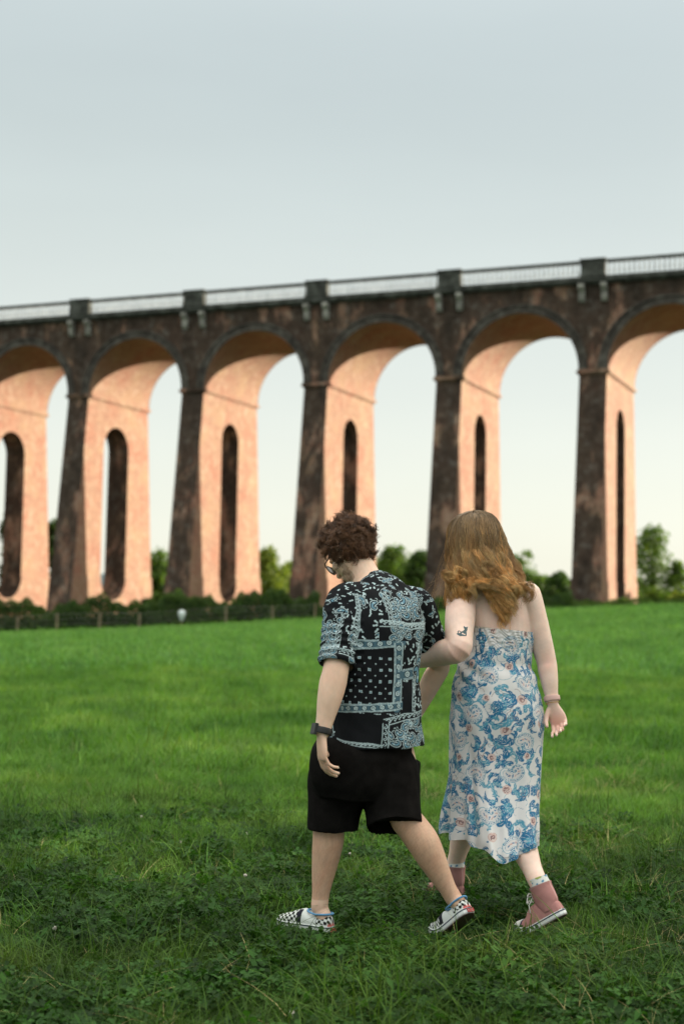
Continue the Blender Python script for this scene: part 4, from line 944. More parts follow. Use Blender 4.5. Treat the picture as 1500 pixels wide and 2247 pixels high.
# camp collar: a folded band round the neck
cs = []; n = 60
V_, c_, x_, y_, r_ = loft([(A(828, 1308, 5.80), .114, .100), (A(822, 1296, 5.815), .096, .088), (A(812, 1283, 5.84), .074, .070), (A(808, 1278, 5.848), .067, .064), (A(808, 1281, 5.848), .063, .060)], -lef, 90, 16, raw=True)
R_, n_ = V_.shape[:2]; i = np.arange((R_-1)*n_); q, k = i//n_, i % n_; Q = np.stack([q*n_+k, q*n_+(k+1) % n_, (q+1)*n_+(k+1) % n_, (q+1)*n_+k], 1); V_ = V_.reshape(-1, 3)
V_ = V_+.002*vnoise(V_*30, 77)[:, None]; xx, yy, *_r = shirt_uv(V_); link('collar', np_mesh('collar', V_-mo, Q, cols=cv.read(xx+.1, yy)), M_CLOTH, man)
for nm, sm in (('shoe', smF), ('shoe', smR)):
    s_ = empty(nm); s_.parent = man; shoe(lambda P, sm=sm: sm(P)-mo, .285, 'slip', s_)
# ------------------------------------------------------------------ the woman
woman = empty('person', (A(1090, 1600, 6.10)[0], 6.10, 0)); wo_ = np.array(woman.location)
tag(woman, 'person with long wavy red blonde hair in a strapless blue and white paisley dress', 'person', 'couple walking arm in arm')
SK_W = (.72, .53, .45)
wf = nv((-.22, .97, 0)); wl = nv((-.97, -.22, 0))
toeW = A(1130, 2036, 5.86); toeW[2] = gzf(toeW)+.004; smW = shoe_map(toeW, (-.78, .62), .262, RAD(33))
toeV = A(930, 1952, 6.62); toeV[2] = gzf(toeV)+.01; smV = shoe_map(toeV, (-.62, .78), .262, RAD(3))
anW, anV = smW(np.array([.050, 0, .16])), smV(np.array([.050, 0, .15]))
hL, hR = A(1050, 1560, 6.14), A(1128, 1560, 6.08)
kL, kR = A(1030, 1760, 6.36), A(1106, 1770, 6.08)
sL, sR = A(1012, 1310, 6.06), A(1158, 1306, 6.12)
eL, wL_ = A(1004, 1424, 5.88), A(900, 1452, 6.07)
eR, wR_ = A(1198, 1452, 6.10), A(1211, 1540, 6.06)
hdw = A(1040, 1196, 6.15); hfw, huw = nv((-.30, .88, -.34)), nv((-.10, .35, .93))
parts = []
def leg2(h, k, a, fm, back, R):
    v = a-k; cb = nv(back); tip = fm(np.array([.2, 0, .03])); hl = fm(np.array([.05, 0, .06]))
    return [limb([(h, .095), (h*.5+k*.5, .085), (k+.10*nv(h-k), .066), (k, R[0]), (k+v*.14, R[1]), (k+v*.34+cb*.012, R[1]*1.03), (k+v*.58+cb*.006, R[1]*.88), (k+v*.82, R[2]*1.08), (a, R[2]), (hl, R[2]*.72)], (1, .3, 0), 28, 5),
            limb([(hl, .03), (fm(np.array([.12, 0, .04])), .027, .024), (tip, .026, .014)], (1, .5, 0), 18, 4)]
parts += leg2(hL, kL, anV, smV, (.2, -.9, 0), (.060, .058, .037)); parts += leg2(hR, kR, anW, smW, (.4, -.8, .3), (.062, .062, .038))
parts.append(loft([((hL+hR)/2+(0, 0, -.05), .16, .12), ((hL+hR)/2+(0, 0, .1), .16, .12), (A(1090, 1450, 6.11), .135, .105), (A(1096, 1390, 6.11), .143, .108), (A(1092, 1340, 6.12), .150, .105), (A(1086, 1300, 6.13), .140, .090), (A(1078, 1275, 6.14), .085, .068)], -wl, 36, 6))
parts.append(limb([(A(1078, 1290, 6.14), .075, .07), (A(1064, 1255, 6.16), .056, .056), (hdw-huw*.03, .052)], -wl, 24, 4))
q_, wL2, wM = head(hdw, hfw, huw, .96); parts += q_
parts.append(arm(sL, eL, wL_, (.060, .064, .060, .056, .058, .038))); parts.append(arm(sR, eR, wR_, (.056, .054, .049, .043, .042, .0265)))
parts.append(limb([(A(1085, 1300, 6.13), .07, .055), (sL+(0, 0, .004), .058)], (0, 0, 1), 20, 4)); parts.append(limb([(A(1085, 1298, 6.13), .07, .055), (sR+(0, 0, .0), .056)], (0, 0, 1), 20, 4))
parts += hand(wR_+nv(wR_-eR)*.012, (.34, .02, -.94), (-.35, -.92, .0), (-.90, .35, -.3), .93, (.75, .85, .9, .95), .06, 1.3)
parts += hand(wL_+nv(wL_-eL)*.012, (-.75, .55, -.30), (.3, -.2, -.95), (.2, .9, .2), .92, (.3, .3, .3, .3), .03, .6)
me = union(parts, .0034, 4, .5); V = get_co(me)
palm = wR_+nv((.34, .02, -.94))*.09
cols = skin_cols(V, SK_W, [(eL+np.array((0, -.04, -.03)), .05, .7), (eR+(0, -.04, 0), .04, .4), (palm+np.array((-.01, -.02, 0)), .045, .85), (palm+np.array((.02, -.01, -.06)), .04, .7), (A(1112, 1330, 6.0), .07, .2)], 13)
for p_ in ((1111, 1318), (1098, 1345), (1122, 1352), (1128, 1872), (1140, 1880)):     # moles
    d_ = at(p_[0], p_[1], 6.0); k_ = np.hypot(V[:, 0]/V[:, 1]-d_.x/d_.y, (V[:, 2]-CAM_H)/V[:, 1]-(d_.z-CAM_H)/d_.y) < .0006
    cols[k_] *= .6
set_cols(me, cols); set_co(me, V-wo_); wbody = link('body', me, M_SKIN, woman)
# tattoo of a sitting cat, inked on the back of the upper arm (a skin-hugging patch)
from mathutils.bvhtree import BVHTree
dgw = BVHTree.FromPolygons([tuple(v) for v in V], [tuple(p.vertices) for p in me.polygons])
ax_t = nv(sL-eL); ct = A(1013, 1386, 5.9); back_n = nv((0.05, -1, 0)); sd_ = nv(np.cross(back_n, ax_t))*-1
if sd_[0] < 0: sd_ = -sd_
cvt = Canvas(.12, .12, (0, 0, 0), 1200); W1 = (1, 1, 1)
cvt.stroke([(.030, .036), (.045, .030), (.062, .034), (.078, .034)], [.005, .007, .006, .004], W1)                      # ground paws
cvt.stroke([(.052, .040), (.058, .052), (.066, .060)], [.012, .011, .007], W1)          # haunch and body
cvt.stroke([(.066, .055), (.074, .070), (.080, .082)], [.010, .010, .008], W1); cvt.stroke([(.078, .058), (.080, .036)], [.006, .004], W1)
cvt.ell(.076, .090, .012, .010, .2, W1); cvt.stroke([(.067, .094), (.064, .106)], [.005, .001], W1); cvt.stroke([(.083, .096), (.088, .106)], [.005, .001], W1)
cvt.stroke(curl_pts(.048, .036, 2.9, .045, -1.6), np.linspace(.0045, .003, 13), W1)
cvt.ell(.060, .046, .005, .0045, 0, (0, 0, 0)); nT = 110; gx = np.linspace(0, 1, nT); VV = []; keep = []
for j in range(nT):
    for i in range(nT):
        p = ct+sd_*(gx[i]-.5)*.085+ax_t*(gx[j]-.5)*.085; h_ = dgw.ray_cast(Vector(p+np.array((0, -.25, 0))), Vector((0, 1, 0)))
        VV.append(np.array(h_[0])+np.array(h_[1])*.0006 if h_[0] is not None else p); keep.append(h_[0] is not None)
VV = np.array(VV); keep = np.array(keep); gg = np.stack(np.meshgrid(gx, gx), -1).reshape(-1, 2)*.12; ink = cvt.read(np.minimum(gg[:, 0], .1199), np.minimum(gg[:, 1], .1199))[:, 0]
i = np.arange((nT-1)**2); q, r = i//(nT-1), i % (nT-1); a0 = q*nT+r; Q = np.stack([a0, a0+1, a0+nT+1, a0+nT], 1); ok = (ink[Q].min(1) > .5)&keep[Q].all(1)
link('tattoo', np_mesh('tattoo', VV-wo_, Q[ok]), simple('tattoo_ink', (.045, .085, .095), .5, .3), woman)
for sx in (-1, 1):
    v, f = ball(wL2(sx*.031, .072, .002), np.array((.012,)*3), None, 16); e_ = link('eye', np_mesh('eye', v-wo_, np.array(f)), simple('eye_white', (.7, .68, .65), .2), woman)
    v, f = ball(wL2(sx*.031, .0815, .001), np.array((.005,)*3), None, 10); link('iris', np_mesh('iris', v-wo_, np.array(f)), simple('iris_blue', (.06, .12, .16), .2), e_)
# wristband, bracelet, ring
aw = nv(wR_-eR)
band(wR_-aw*.014, aw, .0325, .020, 'wristband', simple('pink_rubber', (.55, .36, .33), .5), woman, wo_, 1.12)
V_, F_ = loft([(wR_+aw*.006-aw*.0015, .031, .0275), (wR_+aw*.006, .0325, .029), (wR_+aw*.006+aw*.0015, .031, .0275)], (1, 0, 0), 40, 3, caps=False); link('bracelet', np_mesh('bracelet', V_-wo_, np.array(F_)), simple('gold', (.5, .34, .12), .3, .5, metal=1), woman)
hd_ = nv((.34, .02, -.94)); pn_ = nv(np.array((-.35, -.92, 0))-hd_*(hd_@np.array((-.35, -.92, 0)))); ts = nv(np.cross(hd_, pn_)); ts = ts if ts@np.array((-.9, .35, -.3)) > 0 else -ts
rp = wR_+aw*.012-ts*.0105*.93+hd_*.090*.93; rdir = nv(rot(hd_, np.cross(hd_, pn_), .42)); rp = rp+rdir*.016
V_, F_ = loft([(rp-rdir*.002, .0092, .0092), (rp, .0100, .0100), (rp+rdir*.002, .0092, .0092)], ts, 24, 2, caps=False); link('ring', np_mesh('ring', V_-wo_, np.array(F_)), simple('gold', (.6, .42, .15), .25, .5, metal=1), woman)

# ---- dress: one dense sheet lofted round the body; the hem dips and flutes
HEM = [(1026, 1888)]
secs = [(A(1100, 1380, 6.105), .1475, .116), (A(1098, 1400, 6.105), .146, .115), (A(1090, 1440, 6.105), .150, .120), (A(1086, 1475, 6.10), .169, .132), (A(1086, 1520, 6.09), .188, .150), (A(1088, 1570, 6.085), .201, .162), (A(1088, 1640, 6.085), .200, .160), (A(1085, 1710, 6.08), .190, .172), (A(1078, 1780, 6.08), .182, .232), (A(1072, 1832, 6.08), .176, .283), (A(1072, 1852, 6.08), .176, .292)]
NA, NM = 460, 52
Vd, cd, xd, yd, rd = loft(secs, -wl, NA, NM, 2.15, raw=True); R_ = Vd.shape[0]
vv = np.linspace(0, 1, R_)[:, None]; aa = np.linspace(0, 2*np.pi, NA, endpoint=False)[None]; rad = Vd-cd[:, None]; nrm = rad/np.linalg.norm(rad, axis=2)[..., None]
zt = Vd[..., 2]; zz = (zt.max()-zt)/(zt.max()-zt.min())
P0 = Vd.reshape(-1, 3)
low = np.clip((zz-.45)/.55, 0, 1)**1.4
fl = low*(.020*np.sin(7*aa+.8+1.3*np.sin(2*aa))+.010*np.sin(13*aa+2*vv*3+1)+.006*np.sin(23*aa))
mid = np.exp(-((zz-.45)/.25)**2)*(.0035*np.sin(aa*9+zz*14)+.003*np.sin(zz*60+aa*3)*np.exp(-((zz-.28)/.08)**2))
top_ = np.exp(-((zz-.055)/.06)**2)*(.0011*np.sin(zz*390+5*np.sin(aa*7)+3*np.sin(aa*17+zz*60))+.0018*np.sin(zz*120+aa*31+3*np.sin(aa*5)))
wr = .0028*vnoise(P0*np.array((16, 16, 9)), 55).reshape(zz.shape)
drag = .004*np.sin(zz*70+aa*4+2.2*np.sin(aa*2+zz*5))*np.exp(-((zz-.19)/.07)**2)
crease = -.012*np.exp(-(((aa-4.95)+.10*(zz-.8)*4)/.05)**2)*np.clip((zz-.6)*3, 0, 1)
disp = fl+mid+top_+wr+drag+crease
Vd = Vd+nrm*disp[..., None]
hem_px = lambda a: 0
# hem length by angle (a=3pi/2 faces the camera; a=pi is image left, a=0 image right)
ax2 = np.cos(aa)[0]; dz = .035*np.exp(-((ax2+.10)/.28)**2)-.035*np.clip(ax2-.1, 0, 1)-.055*np.clip(-ax2-.25, 0, 1)+.006*np.sin(aa[0]*11)
Vd[..., 2] -= dz[None]*np.clip((zz-.55)/.45, 0, 1)**2
i = np.arange((R_-1)*NA); q, k = i//NA, i % NA; Q = np.stack([q*NA+k, q*NA+(k+1) % NA, (q+1)*NA+(k+1) % NA, (q+1)*NA+k], 1)
# printed cotton: blue scrolls, paisleys and pink roses on white, drawn flat in metres
WH, B1, B2, PK, PKD = (.66, .655, .665), (.022, .150, .30), (.09, .30, .42), (.52, .34, .31), (.20, .12, .13)
cw = Canvas(1.30, 1.10, WH, 1100); rr = np.random.default_rng(21)
def leafy(x, y, a, s, col=B1):
    P = curl_pts(x, y, a, s*2.6, rr.choice((-1, 1))*rr.uniform(1.2, 2.4), 14, 1.4); w_ = s*.10*np.sin(np.linspace(.25, 3.05, 15))+.0009; cw.stroke(P, w_, col)
    for j in range(2, 13, 2):
        for sg in (-1, 1):
            if rr.random() < .68:
                d = P[j+1]-P[j]; an = math.atan2(d[1], d[0])+sg*rr.uniform(.6, 1.1); l = s*rr.uniform(.45, .85); Pl = curl_pts(P[j][0], P[j][1], an, l, -sg*1.2, 7, 1.)
                cw.stroke(Pl, l*.19*np.sin(np.linspace(.35, 3.1, 8))+.0008, col if rr.random() < .75 else B2)
                cw.stroke(Pl[:5]+.001, .0008, WH, .8)
def big_paisley(x, y, a, s, flip=1):
    P = curl_pts(x, y, a, s*2.3, flip*2.0, 18, 2.0); w0 = np.sin(np.linspace(1.0, 3.12, 19)).clip(0, 1); w_ = s*.42*w0+.002
    cw.stroke(P, w_+.005, WH); cw.stroke(P, w_+.0035, B2); cw.stroke(P, w_+.0012, WH)
    for j in range(18):
        t = math.atan2(*(P[j+1]-P[j])[::-1]); 
        for sg in (-1, 1):
            if j % 1 == 0: cw.ell(P[j][0]-sg*math.sin(t)*(w_[j]*.86), P[j][1]+sg*math.cos(t)*(w_[j]*.86), .0042, .0018, t, B1)
    cw.stroke(P, w_*.58+.0014, B2); cw.stroke(P, w_*.58, (.60, .58, .59))
    for j in range(1, 14, 2): cw.ell(P[j][0], P[j][1], w_[j]*.3+.001, .0022, a+j*.2, B1 if j % 4 == 1 else PK)
def rose(x, y, s):
    cw.ell(x, y, s*1.05, s*.9, .3, PK, 0); cw.ell(x, y, s*.95, s*.8, .3, (.63, .52, .50))
    for j in range(9):
        a = rr.uniform(0, 6.28); r_ = s*rr.uniform(.1, .8); P = curl_pts(x+r_*math.cos(a), y+r_*math.sin(a), a+1.6, s*.9, 1.8, 7, 1.); cw.stroke(P, .0016, PKD if j % 3 else PK)
for gx_ in np.arange(0, 1.3, .054):
    for gy_ in np.arange(0, 1.1, .050): leafy(gx_+rr.uniform(-.03, .03), gy_+rr.uniform(-.03, .03), rr.uniform(0, 6.28), rr.uniform(.028, .046), B1 if rr.random() < .8 else B2)
for k_ in range(420):      # fine trailing stems
    x, y = rr.uniform(0, 1.3), rr.uniform(0, 1.1); cw.stroke(curl_pts(x, y, rr.uniform(0, 6.28), rr.uniform(.05, .10), rr.choice((-1, 1))*rr.uniform(1, 2.6), 12, 1.3), .0009, (B1, B2, PKD)[k_ % 3], .8)
for row in range(8):
    for k_ in range(9):
        x = .075+k_*.155+(row % 2)*.075+rr.uniform(-.022, .022); y = .06+row*.135+rr.uniform(-.02, .02)
        c_ = (row+k_) % 3
        if c_ != 2: big_paisley(x, y, (2.4 if c_ else 4.0)+rr.uniform(-.4, .4), .048, 1 if c_ else -1)
        rose(x+.062+rr.uniform(-.015, .015), y+.055+rr.uniform(-.015, .015), .014+.008*rr.random())
for k_ in range(260): 
    x, y = rr.uniform(0, 1.3), rr.uniform(0, 1.1); a = rr.uniform(0, 6.28); cw.ell(x, y, rr.uniform(.004, .010), rr.uniform(.0016, .0035), a, B1 if rr.random() < .7 else B2)
th = aa*np.ones_like(zz); arc = .185
ux = ((th+np.pi/2) % (2*np.pi))*arc; uy = (zt.max()-Vd[..., 2])
colsd = cw.read((ux+.02).ravel(), (1.08-uy).ravel())
# knitted trim at the top edge
tz = uy.ravel(); thf = th.ravel(); tr = tz < .011; zig = (np.sin(thf*150+tz*900) > 0)
colsd[tr] = np.where(zig[tr][:, None], (.60, .56, .50), (.40, .36, .31))
dme = np_mesh('dress', Vd.reshape(-1, 3)-wo_, Q, cols=colsd); M_DRESS = attr_mat('dress_cotton', .8, .15, sheen=.1, bump=.1, bscale=900, trans=.12); link('dress', dme, M_DRESS, woman)
# ---- hair
def catm(P, S): 
    P = np.asarray(P); n = P.shape[1]; E = np.concatenate([2*P[:, :1]-P[:, 1:2], P, 2*P[:, -1:]-P[:, -2:-1]], 1); u = np.linspace(0, n-1-1e-6, S); i = u.astype(int); t = (u-i)[None, :, None]
    p0, p1, p2, p3 = E[:, i], E[:, i+1], E[:, i+2], E[:, i+3]; return .5*((2*p1)+(-p0+p2)*t+(2*p0-5*p1+4*p2-p3)*t*t+(-p0+3*p1-3*p2+p3)*t**3)
S_ = 60; allP = []; allC = []; allR = []; u = np.linspace(0, 1, S_)
HW2 = hdw+huw*.028-hfw*.004; AX = np.array((.090, .112, .100))
def on_head(a, b, k=1.0):      # a: -1 left .. 1 right seen from behind; b: 0 parting .. 1 nape
    lat = a*math.pi*.46; v_ = np.array((math.sin(lat)*math.sin(max(b, .06)*1.75), -math.cos(lat)*math.sin(b*1.75), math.cos(b*1.75)))
    return HW2+(v_*AX*k)@wM
locks = []
ns_l = 50
for i in range(ns_l):
    a = -1+2*(i+.5)/ns_l+rng.uniform(-.03, .03)
    for lay in (0, 1, 2):
        aj = a+rng.uniform(-.05, .05)
        if aj < -.25:
            tip = (1008+(aj+.25)*30+rng.uniform(-8, 26), 1306+rng.uniform(-38, 34), 5.985)
            if aj > -.55: tip = (1034+rng.uniform(-16, 12), 1312+rng.uniform(-34, 16), 5.975)
        else:
            f_ = (aj+.25)/1.25; tip = (1066+f_*72+rng.uniform(-8, 10), 1336+46*math.exp(-((f_-.62)/.34)**2)+rng.uniform(-46, 6)-16*lay, 5.985+.01*abs(f_-.5))
            if f_ > .85: tip = (1148+rng.uniform(-16, 14), 1322+rng.uniform(-24, 14), 6.0)
        x2 = 1056+aj*78+rng.uniform(-4, 4)+(6 if aj > 0 else 0); x1 = 1038+aj*60
        if aj < -.25: x2 = 1048+aj*54; 
        y2 = 6.015+.11*(aj**2)-.012*lay
        P = [on_head(0.02+.10*aj, .03), on_head(aj*.8, .38, 1.05), on_head(aj, .80, 1.07+.02*lay), A(x1*.35+x2*.65+rng.uniform(-4, 4), 1246, y2+.0), A(x2*.55+tip[0]*.45, 1285, 5.975+.06*aj**2-.008*lay), A(tip[0]+rng.uniform(-10, 10), tip[1]-24, tip[2]-.008*lay), A(tip[0], tip[1], tip[2]-.004*lay)]
        locks.append((np.array(P), aj, lay))
# locks that fall in front of the left shoulder
for i in range(10):
    a = -1.0; P = [on_head(-.1, .03), on_head(-.9, .4, 1.08), on_head(-1.1, .75, 1.14), A(992+rng.uniform(-8, 6), 1240, 6.13), A(988+rng.uniform(-9, 7), 1285, 6.05+rng.uniform(0, .06)), A(980+rng.uniform(-6, 8), 1315, 6.09), A(978+rng.uniform(-5, 8), 1338+rng.uniform(-16, 10), 6.10)]; locks.append((np.array(P), -1.05, 1))
for P, aj, lay in locks:
    m = 64; C0 = catm(P[None], S_)[0]; sl = np.r_[0, np.cumsum(np.linalg.norm(np.diff(C0, axis=0), axis=1))]; us = np.linspace(0, sl[-1], S_); C0 = np.stack([np.interp(us, sl, C0[:, j_]) for j_ in range(3)], 1); T = np.gradient(C0, axis=0); T /= np.linalg.norm(T, axis=1)[:, None]
    X = np.cross(T, (0, 1, .2)); X /= np.linalg.norm(X, axis=1)[:, None]; Y = np.cross(T, X)
    ph = 2.2*aj+rng.normal()*.9+lay*1.5; fr = rng.uniform(2.7, 3.6)*6.28; amp = np.clip((u-.15)/.35, 0, 1)*rng.uniform(.007, .014)+(np.clip((u-.55)/.40, 0, 1)**1.1)*rng.uniform(.003, .011)
    amp = amp*(.62 if aj < -.25 else 1.); af = rng.uniform(.55, 1.35, 64)[:, None, None]; pf = rng.normal(size=64)[:, None]*.32; ctr = C0[None]+X[None]*(amp[None]*np.sin(ph+pf+fr*u[None]*1.35))[..., None]*af+Y[None]*(amp[None]*.8*np.cos(ph+pf+fr*u[None]*1.35))[..., None]*af
    wdt = (.0075+.006*np.exp(-((u-.30)/.30)**2))*(1-.6*np.clip((u-.8)/.2, 0, 1))+.0008
    g = rng.normal(size=(m, 2)); g /= np.maximum(1, np.linalg.norm(g, axis=1)/1.6)[:, None]; ph2 = rng.uniform(0, 6.28, m)
    jig = .0018*np.sin(u[None]*14+ph2[:, None])*u[None]
    Pn = ctr+X[None]*(g[:, :1]*wdt[None]+jig)[..., None]+Y[None]*(g[:, 1:]*wdt[None]*.6)[..., None]
    L_end = rng.uniform(.78, 1.0, m); idx = u[None]*L_end[:, None]*(S_-1); i0 = np.clip(idx.astype(int), 0, S_-2); t_ = (idx-i0)[..., None]
    Pn = np.take_along_axis(Pn, i0[..., None], 1)*(1-t_)+np.take_along_axis(Pn, (i0+1)[..., None], 1)*t_
    tone = rng.uniform(.6, 1.45); tt = np.clip(u*1.5-.40+rng.uniform(-.15, .15), 0, 1)[None, :, None]
    gold = np.array((.47, .24, .075)) if rng.random() < .55 else np.array((.58, .37, .15))
    Cc = (np.array((.205, .135, .068))*(1-tt)+gold*1.25*tt)*tone*rng.uniform(.8, 1.2, (m, 1, 1))
    allP.append(Pn); allC.append(Cc); allR.append(np.tile(.00115*(1-.55*u), (m, 1)))
# fly-away hairs
m = 170; fl_ = []
for i in range(m):
    aj = rng.uniform(-1.15, 1.15); P = [on_head(aj, .1, 1.02), on_head(aj, .5, 1.15), on_head(aj, .9, 1.25), A(1052+aj*84, 1255, 6.03+.08*aj*aj), A(1058+aj*rng.uniform(80, 108)-(12 if aj < 0 else 0), 1300+rng.uniform(-25, 30), 5.99+.1*aj*aj)]; fl_.append(P)
FP = catm(np.array(fl_), S_); FP += (rng.normal(size=(m, 1, 3))*.006*u[None, :, None]+.006*np.sin(u[None, :, None]*9+rng.uniform(0, 6, (m, 1, 3)))*u[None, :, None])
allP.append(FP); allC.append(np.tile(np.array((.36, .22, .10)), (m, S_, 1))); allR.append(np.tile(.0006*(1-.5*u), (m, 1)))
strands('hair', np.concatenate(allP)-wo_, np.concatenate(allR), np.concatenate(allC), M_HAIR, woman, 3)
v, f = ball(HW2, AX*1.02, wM, 36); f = np.array(f); cl = (v[f].mean(1)-HW2)@wM.T/AX; cl /= np.linalg.norm(cl, axis=1)[:, None]; keep = ~((cl[:, 1] > .25)&(cl[:, 2] < .6))
link('hair_cap', np_mesh('hair_cap', v-wo_, f[keep], cols=np.tile((.09, .055, .028), (len(v), 1))), M_HAIR, woman)
for nm, sm in (('shoe', smV), ('shoe', smW)):
    s_ = empty(nm); s_.parent = woman; shoe(lambda P, sm=sm: sm(P)-wo_, .262, 'high', s_)
# ------------------------------------------------------------------ grass and clover (uncountable: scattered clumps)
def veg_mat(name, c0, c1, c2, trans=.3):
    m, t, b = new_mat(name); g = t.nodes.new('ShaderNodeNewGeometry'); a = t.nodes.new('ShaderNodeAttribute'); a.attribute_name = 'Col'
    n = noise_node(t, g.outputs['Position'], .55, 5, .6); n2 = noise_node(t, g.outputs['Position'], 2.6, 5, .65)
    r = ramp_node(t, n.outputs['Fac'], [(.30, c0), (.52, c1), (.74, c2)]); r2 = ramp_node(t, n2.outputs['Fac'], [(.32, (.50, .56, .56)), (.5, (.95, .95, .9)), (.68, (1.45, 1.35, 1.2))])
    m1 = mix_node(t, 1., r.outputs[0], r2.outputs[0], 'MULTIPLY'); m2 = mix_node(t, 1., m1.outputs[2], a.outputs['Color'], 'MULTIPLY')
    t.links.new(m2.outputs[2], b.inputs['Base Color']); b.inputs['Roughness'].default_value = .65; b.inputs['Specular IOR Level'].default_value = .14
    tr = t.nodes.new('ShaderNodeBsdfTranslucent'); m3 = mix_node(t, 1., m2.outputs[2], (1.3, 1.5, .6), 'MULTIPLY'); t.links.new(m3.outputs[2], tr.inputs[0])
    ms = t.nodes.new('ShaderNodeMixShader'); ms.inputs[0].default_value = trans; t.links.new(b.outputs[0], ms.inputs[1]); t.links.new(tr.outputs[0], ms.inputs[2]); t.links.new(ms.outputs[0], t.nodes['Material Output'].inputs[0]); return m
MG = veg_mat('grass_blade', (.015, .040, .007), (.036, .078, .012), (.085, .130, .020)); MC = veg_mat('clover_leaf', (.012, .040, .008), (.025, .070, .013), (.052, .112, .019), .3)  # clover is naturally dark; foreground shade is also put into both colours
MGF = veg_mat('sunny_grass_blade', (.048, .132, .026), (.105, .225, .045), (.19, .30, .075), .35)  # brighter copy for the farther field, its stronger light painted into the colour
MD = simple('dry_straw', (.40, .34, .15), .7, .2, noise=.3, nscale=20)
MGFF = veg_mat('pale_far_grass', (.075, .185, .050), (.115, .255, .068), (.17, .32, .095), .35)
FEET = [(f(np.array([-.01, 0, 0]))[:2], f(np.array([L_, 0, 0]))[:2]) for f, L_ in ((smF, .285), (smR, .285), (smW, .262))]
def tread(p):
    """grass is shorter where the shoes press it"""
    k = np.ones(len(p))
    for a, b in FEET:
        d = b-a; t = np.clip(((p[:, :2]-a)@d)/(d@d), 0, 1); r = np.linalg.norm(p[:, :2]-a-t[:, None]*d, axis=1); k = np.minimum(k, np.clip(.28+(r-.07)*4.5, .28, 1))
    return k
def blades(n, rad, h0, h1, w, seg=4, lean=.5, col=(.7, 1.3)):
    base = rng.normal(size=(n, 2))*rad*.55; h = rng.uniform(h0, h1, n); a = rng.uniform(0, 6.28, n); ln = rng.uniform(.1, lean*1.6, n)*h; wd = w*rng.uniform(.6, 1.3, n)
    s = np.linspace(0, 1, seg+1); cx = base[:, :1]+np.cos(a)[:, None]*ln[:, None]*s**1.8; cy = base[:, 1:]+np.sin(a)[:, None]*ln[:, None]*s**1.8; cz = h[:, None]*(s*(1-.25*s*(ln/h)[:, None]))
    pa = a+np.pi/2+rng.uniform(-.8, .8, n); px_ = np.cos(pa)[:, None]*wd[:, None]*(1-s**1.5*.92); py_ = np.sin(pa)[:, None]*wd[:, None]*(1-s**1.5*.92)
    V = np.stack([np.stack([cx-px_, cy-py_, cz], -1), np.stack([cx+px_, cy+py_, cz], -1)], 2).reshape(-1, 3)
    i = np.arange(n)[:, None]*(seg+1)*2+np.arange(seg)[None]*2; i = i.ravel(); Q = np.stack([i, i+1, i+3, i+2], 1)
    c = np.repeat(rng.uniform(col[0], col[1], (n, 1))*np.array([[1, 1, 1]])+rng.uniform(-.1, .25, (n, 1))*np.array([[1, .2, 0]]), (seg+1)*2, 0); return V, Q, c
def clover(n, rad, h0, h1, s0=.008):
    V = []; Q = []; C_ = []; b = 0
    for _ in range(n):
        p = rng.normal(size=2)*rad*.55; h = rng.uniform(h0, h1); rt = rng.uniform(0, 6.28); tilt = rng.normal(size=2)*.35; c = rng.uniform(.5, 1.7); sz = s0*rng.uniform(.7, 1.4)
        V += [(p[0]-.0008, p[1], 0), (p[0]+.0008, p[1], 0), (p[0]+.0006, p[1], h), (p[0]-.0006, p[1], h)]; Q.append((b, b+1, b+2, b+3)); C_ += [c]*4; b += 4
        for k in range(3):
            a = rt+k*2.094; d = np.array((math.cos(a), math.sin(a))); e = np.array((-d[1], d[0]))
            def z(q): return h+q@tilt
            pts = [d*0, d*sz*.9+e*sz*.62, d*sz*1.55, d*sz*.9-e*sz*.62]; V += [(p[0]+q[0], p[1]+q[1], z(q)+(.0018 if j in (1, 3) else 0)) for j, q in enumerate(pts)]; Q.append((b, b+1, b+2, b+3)); C_ += [c]*4; b += 4
    return np.array(V), np.array(Q), np.repeat(np.array(C_)[:, None], 3, 1)
def add_clump(name, parts, mat):
    V = []; Q = []; C_ = []; b = 0; mi = []
    for k, (v, q, c) in enumerate(parts): V.append(v); Q.append(q+b); C_.append(c); b += len(v); mi += [k]*len(q)
    me = np_mesh(name, np.concatenate(V), np.concatenate(Q), smooth=False, cols=np.clip(np.concatenate(C_), .1, 2), midx=mi if len(parts) > 1 else None)
    for m in mat: me.materials.append(m)
    o = bpy.data.objects.new(name, me); return o
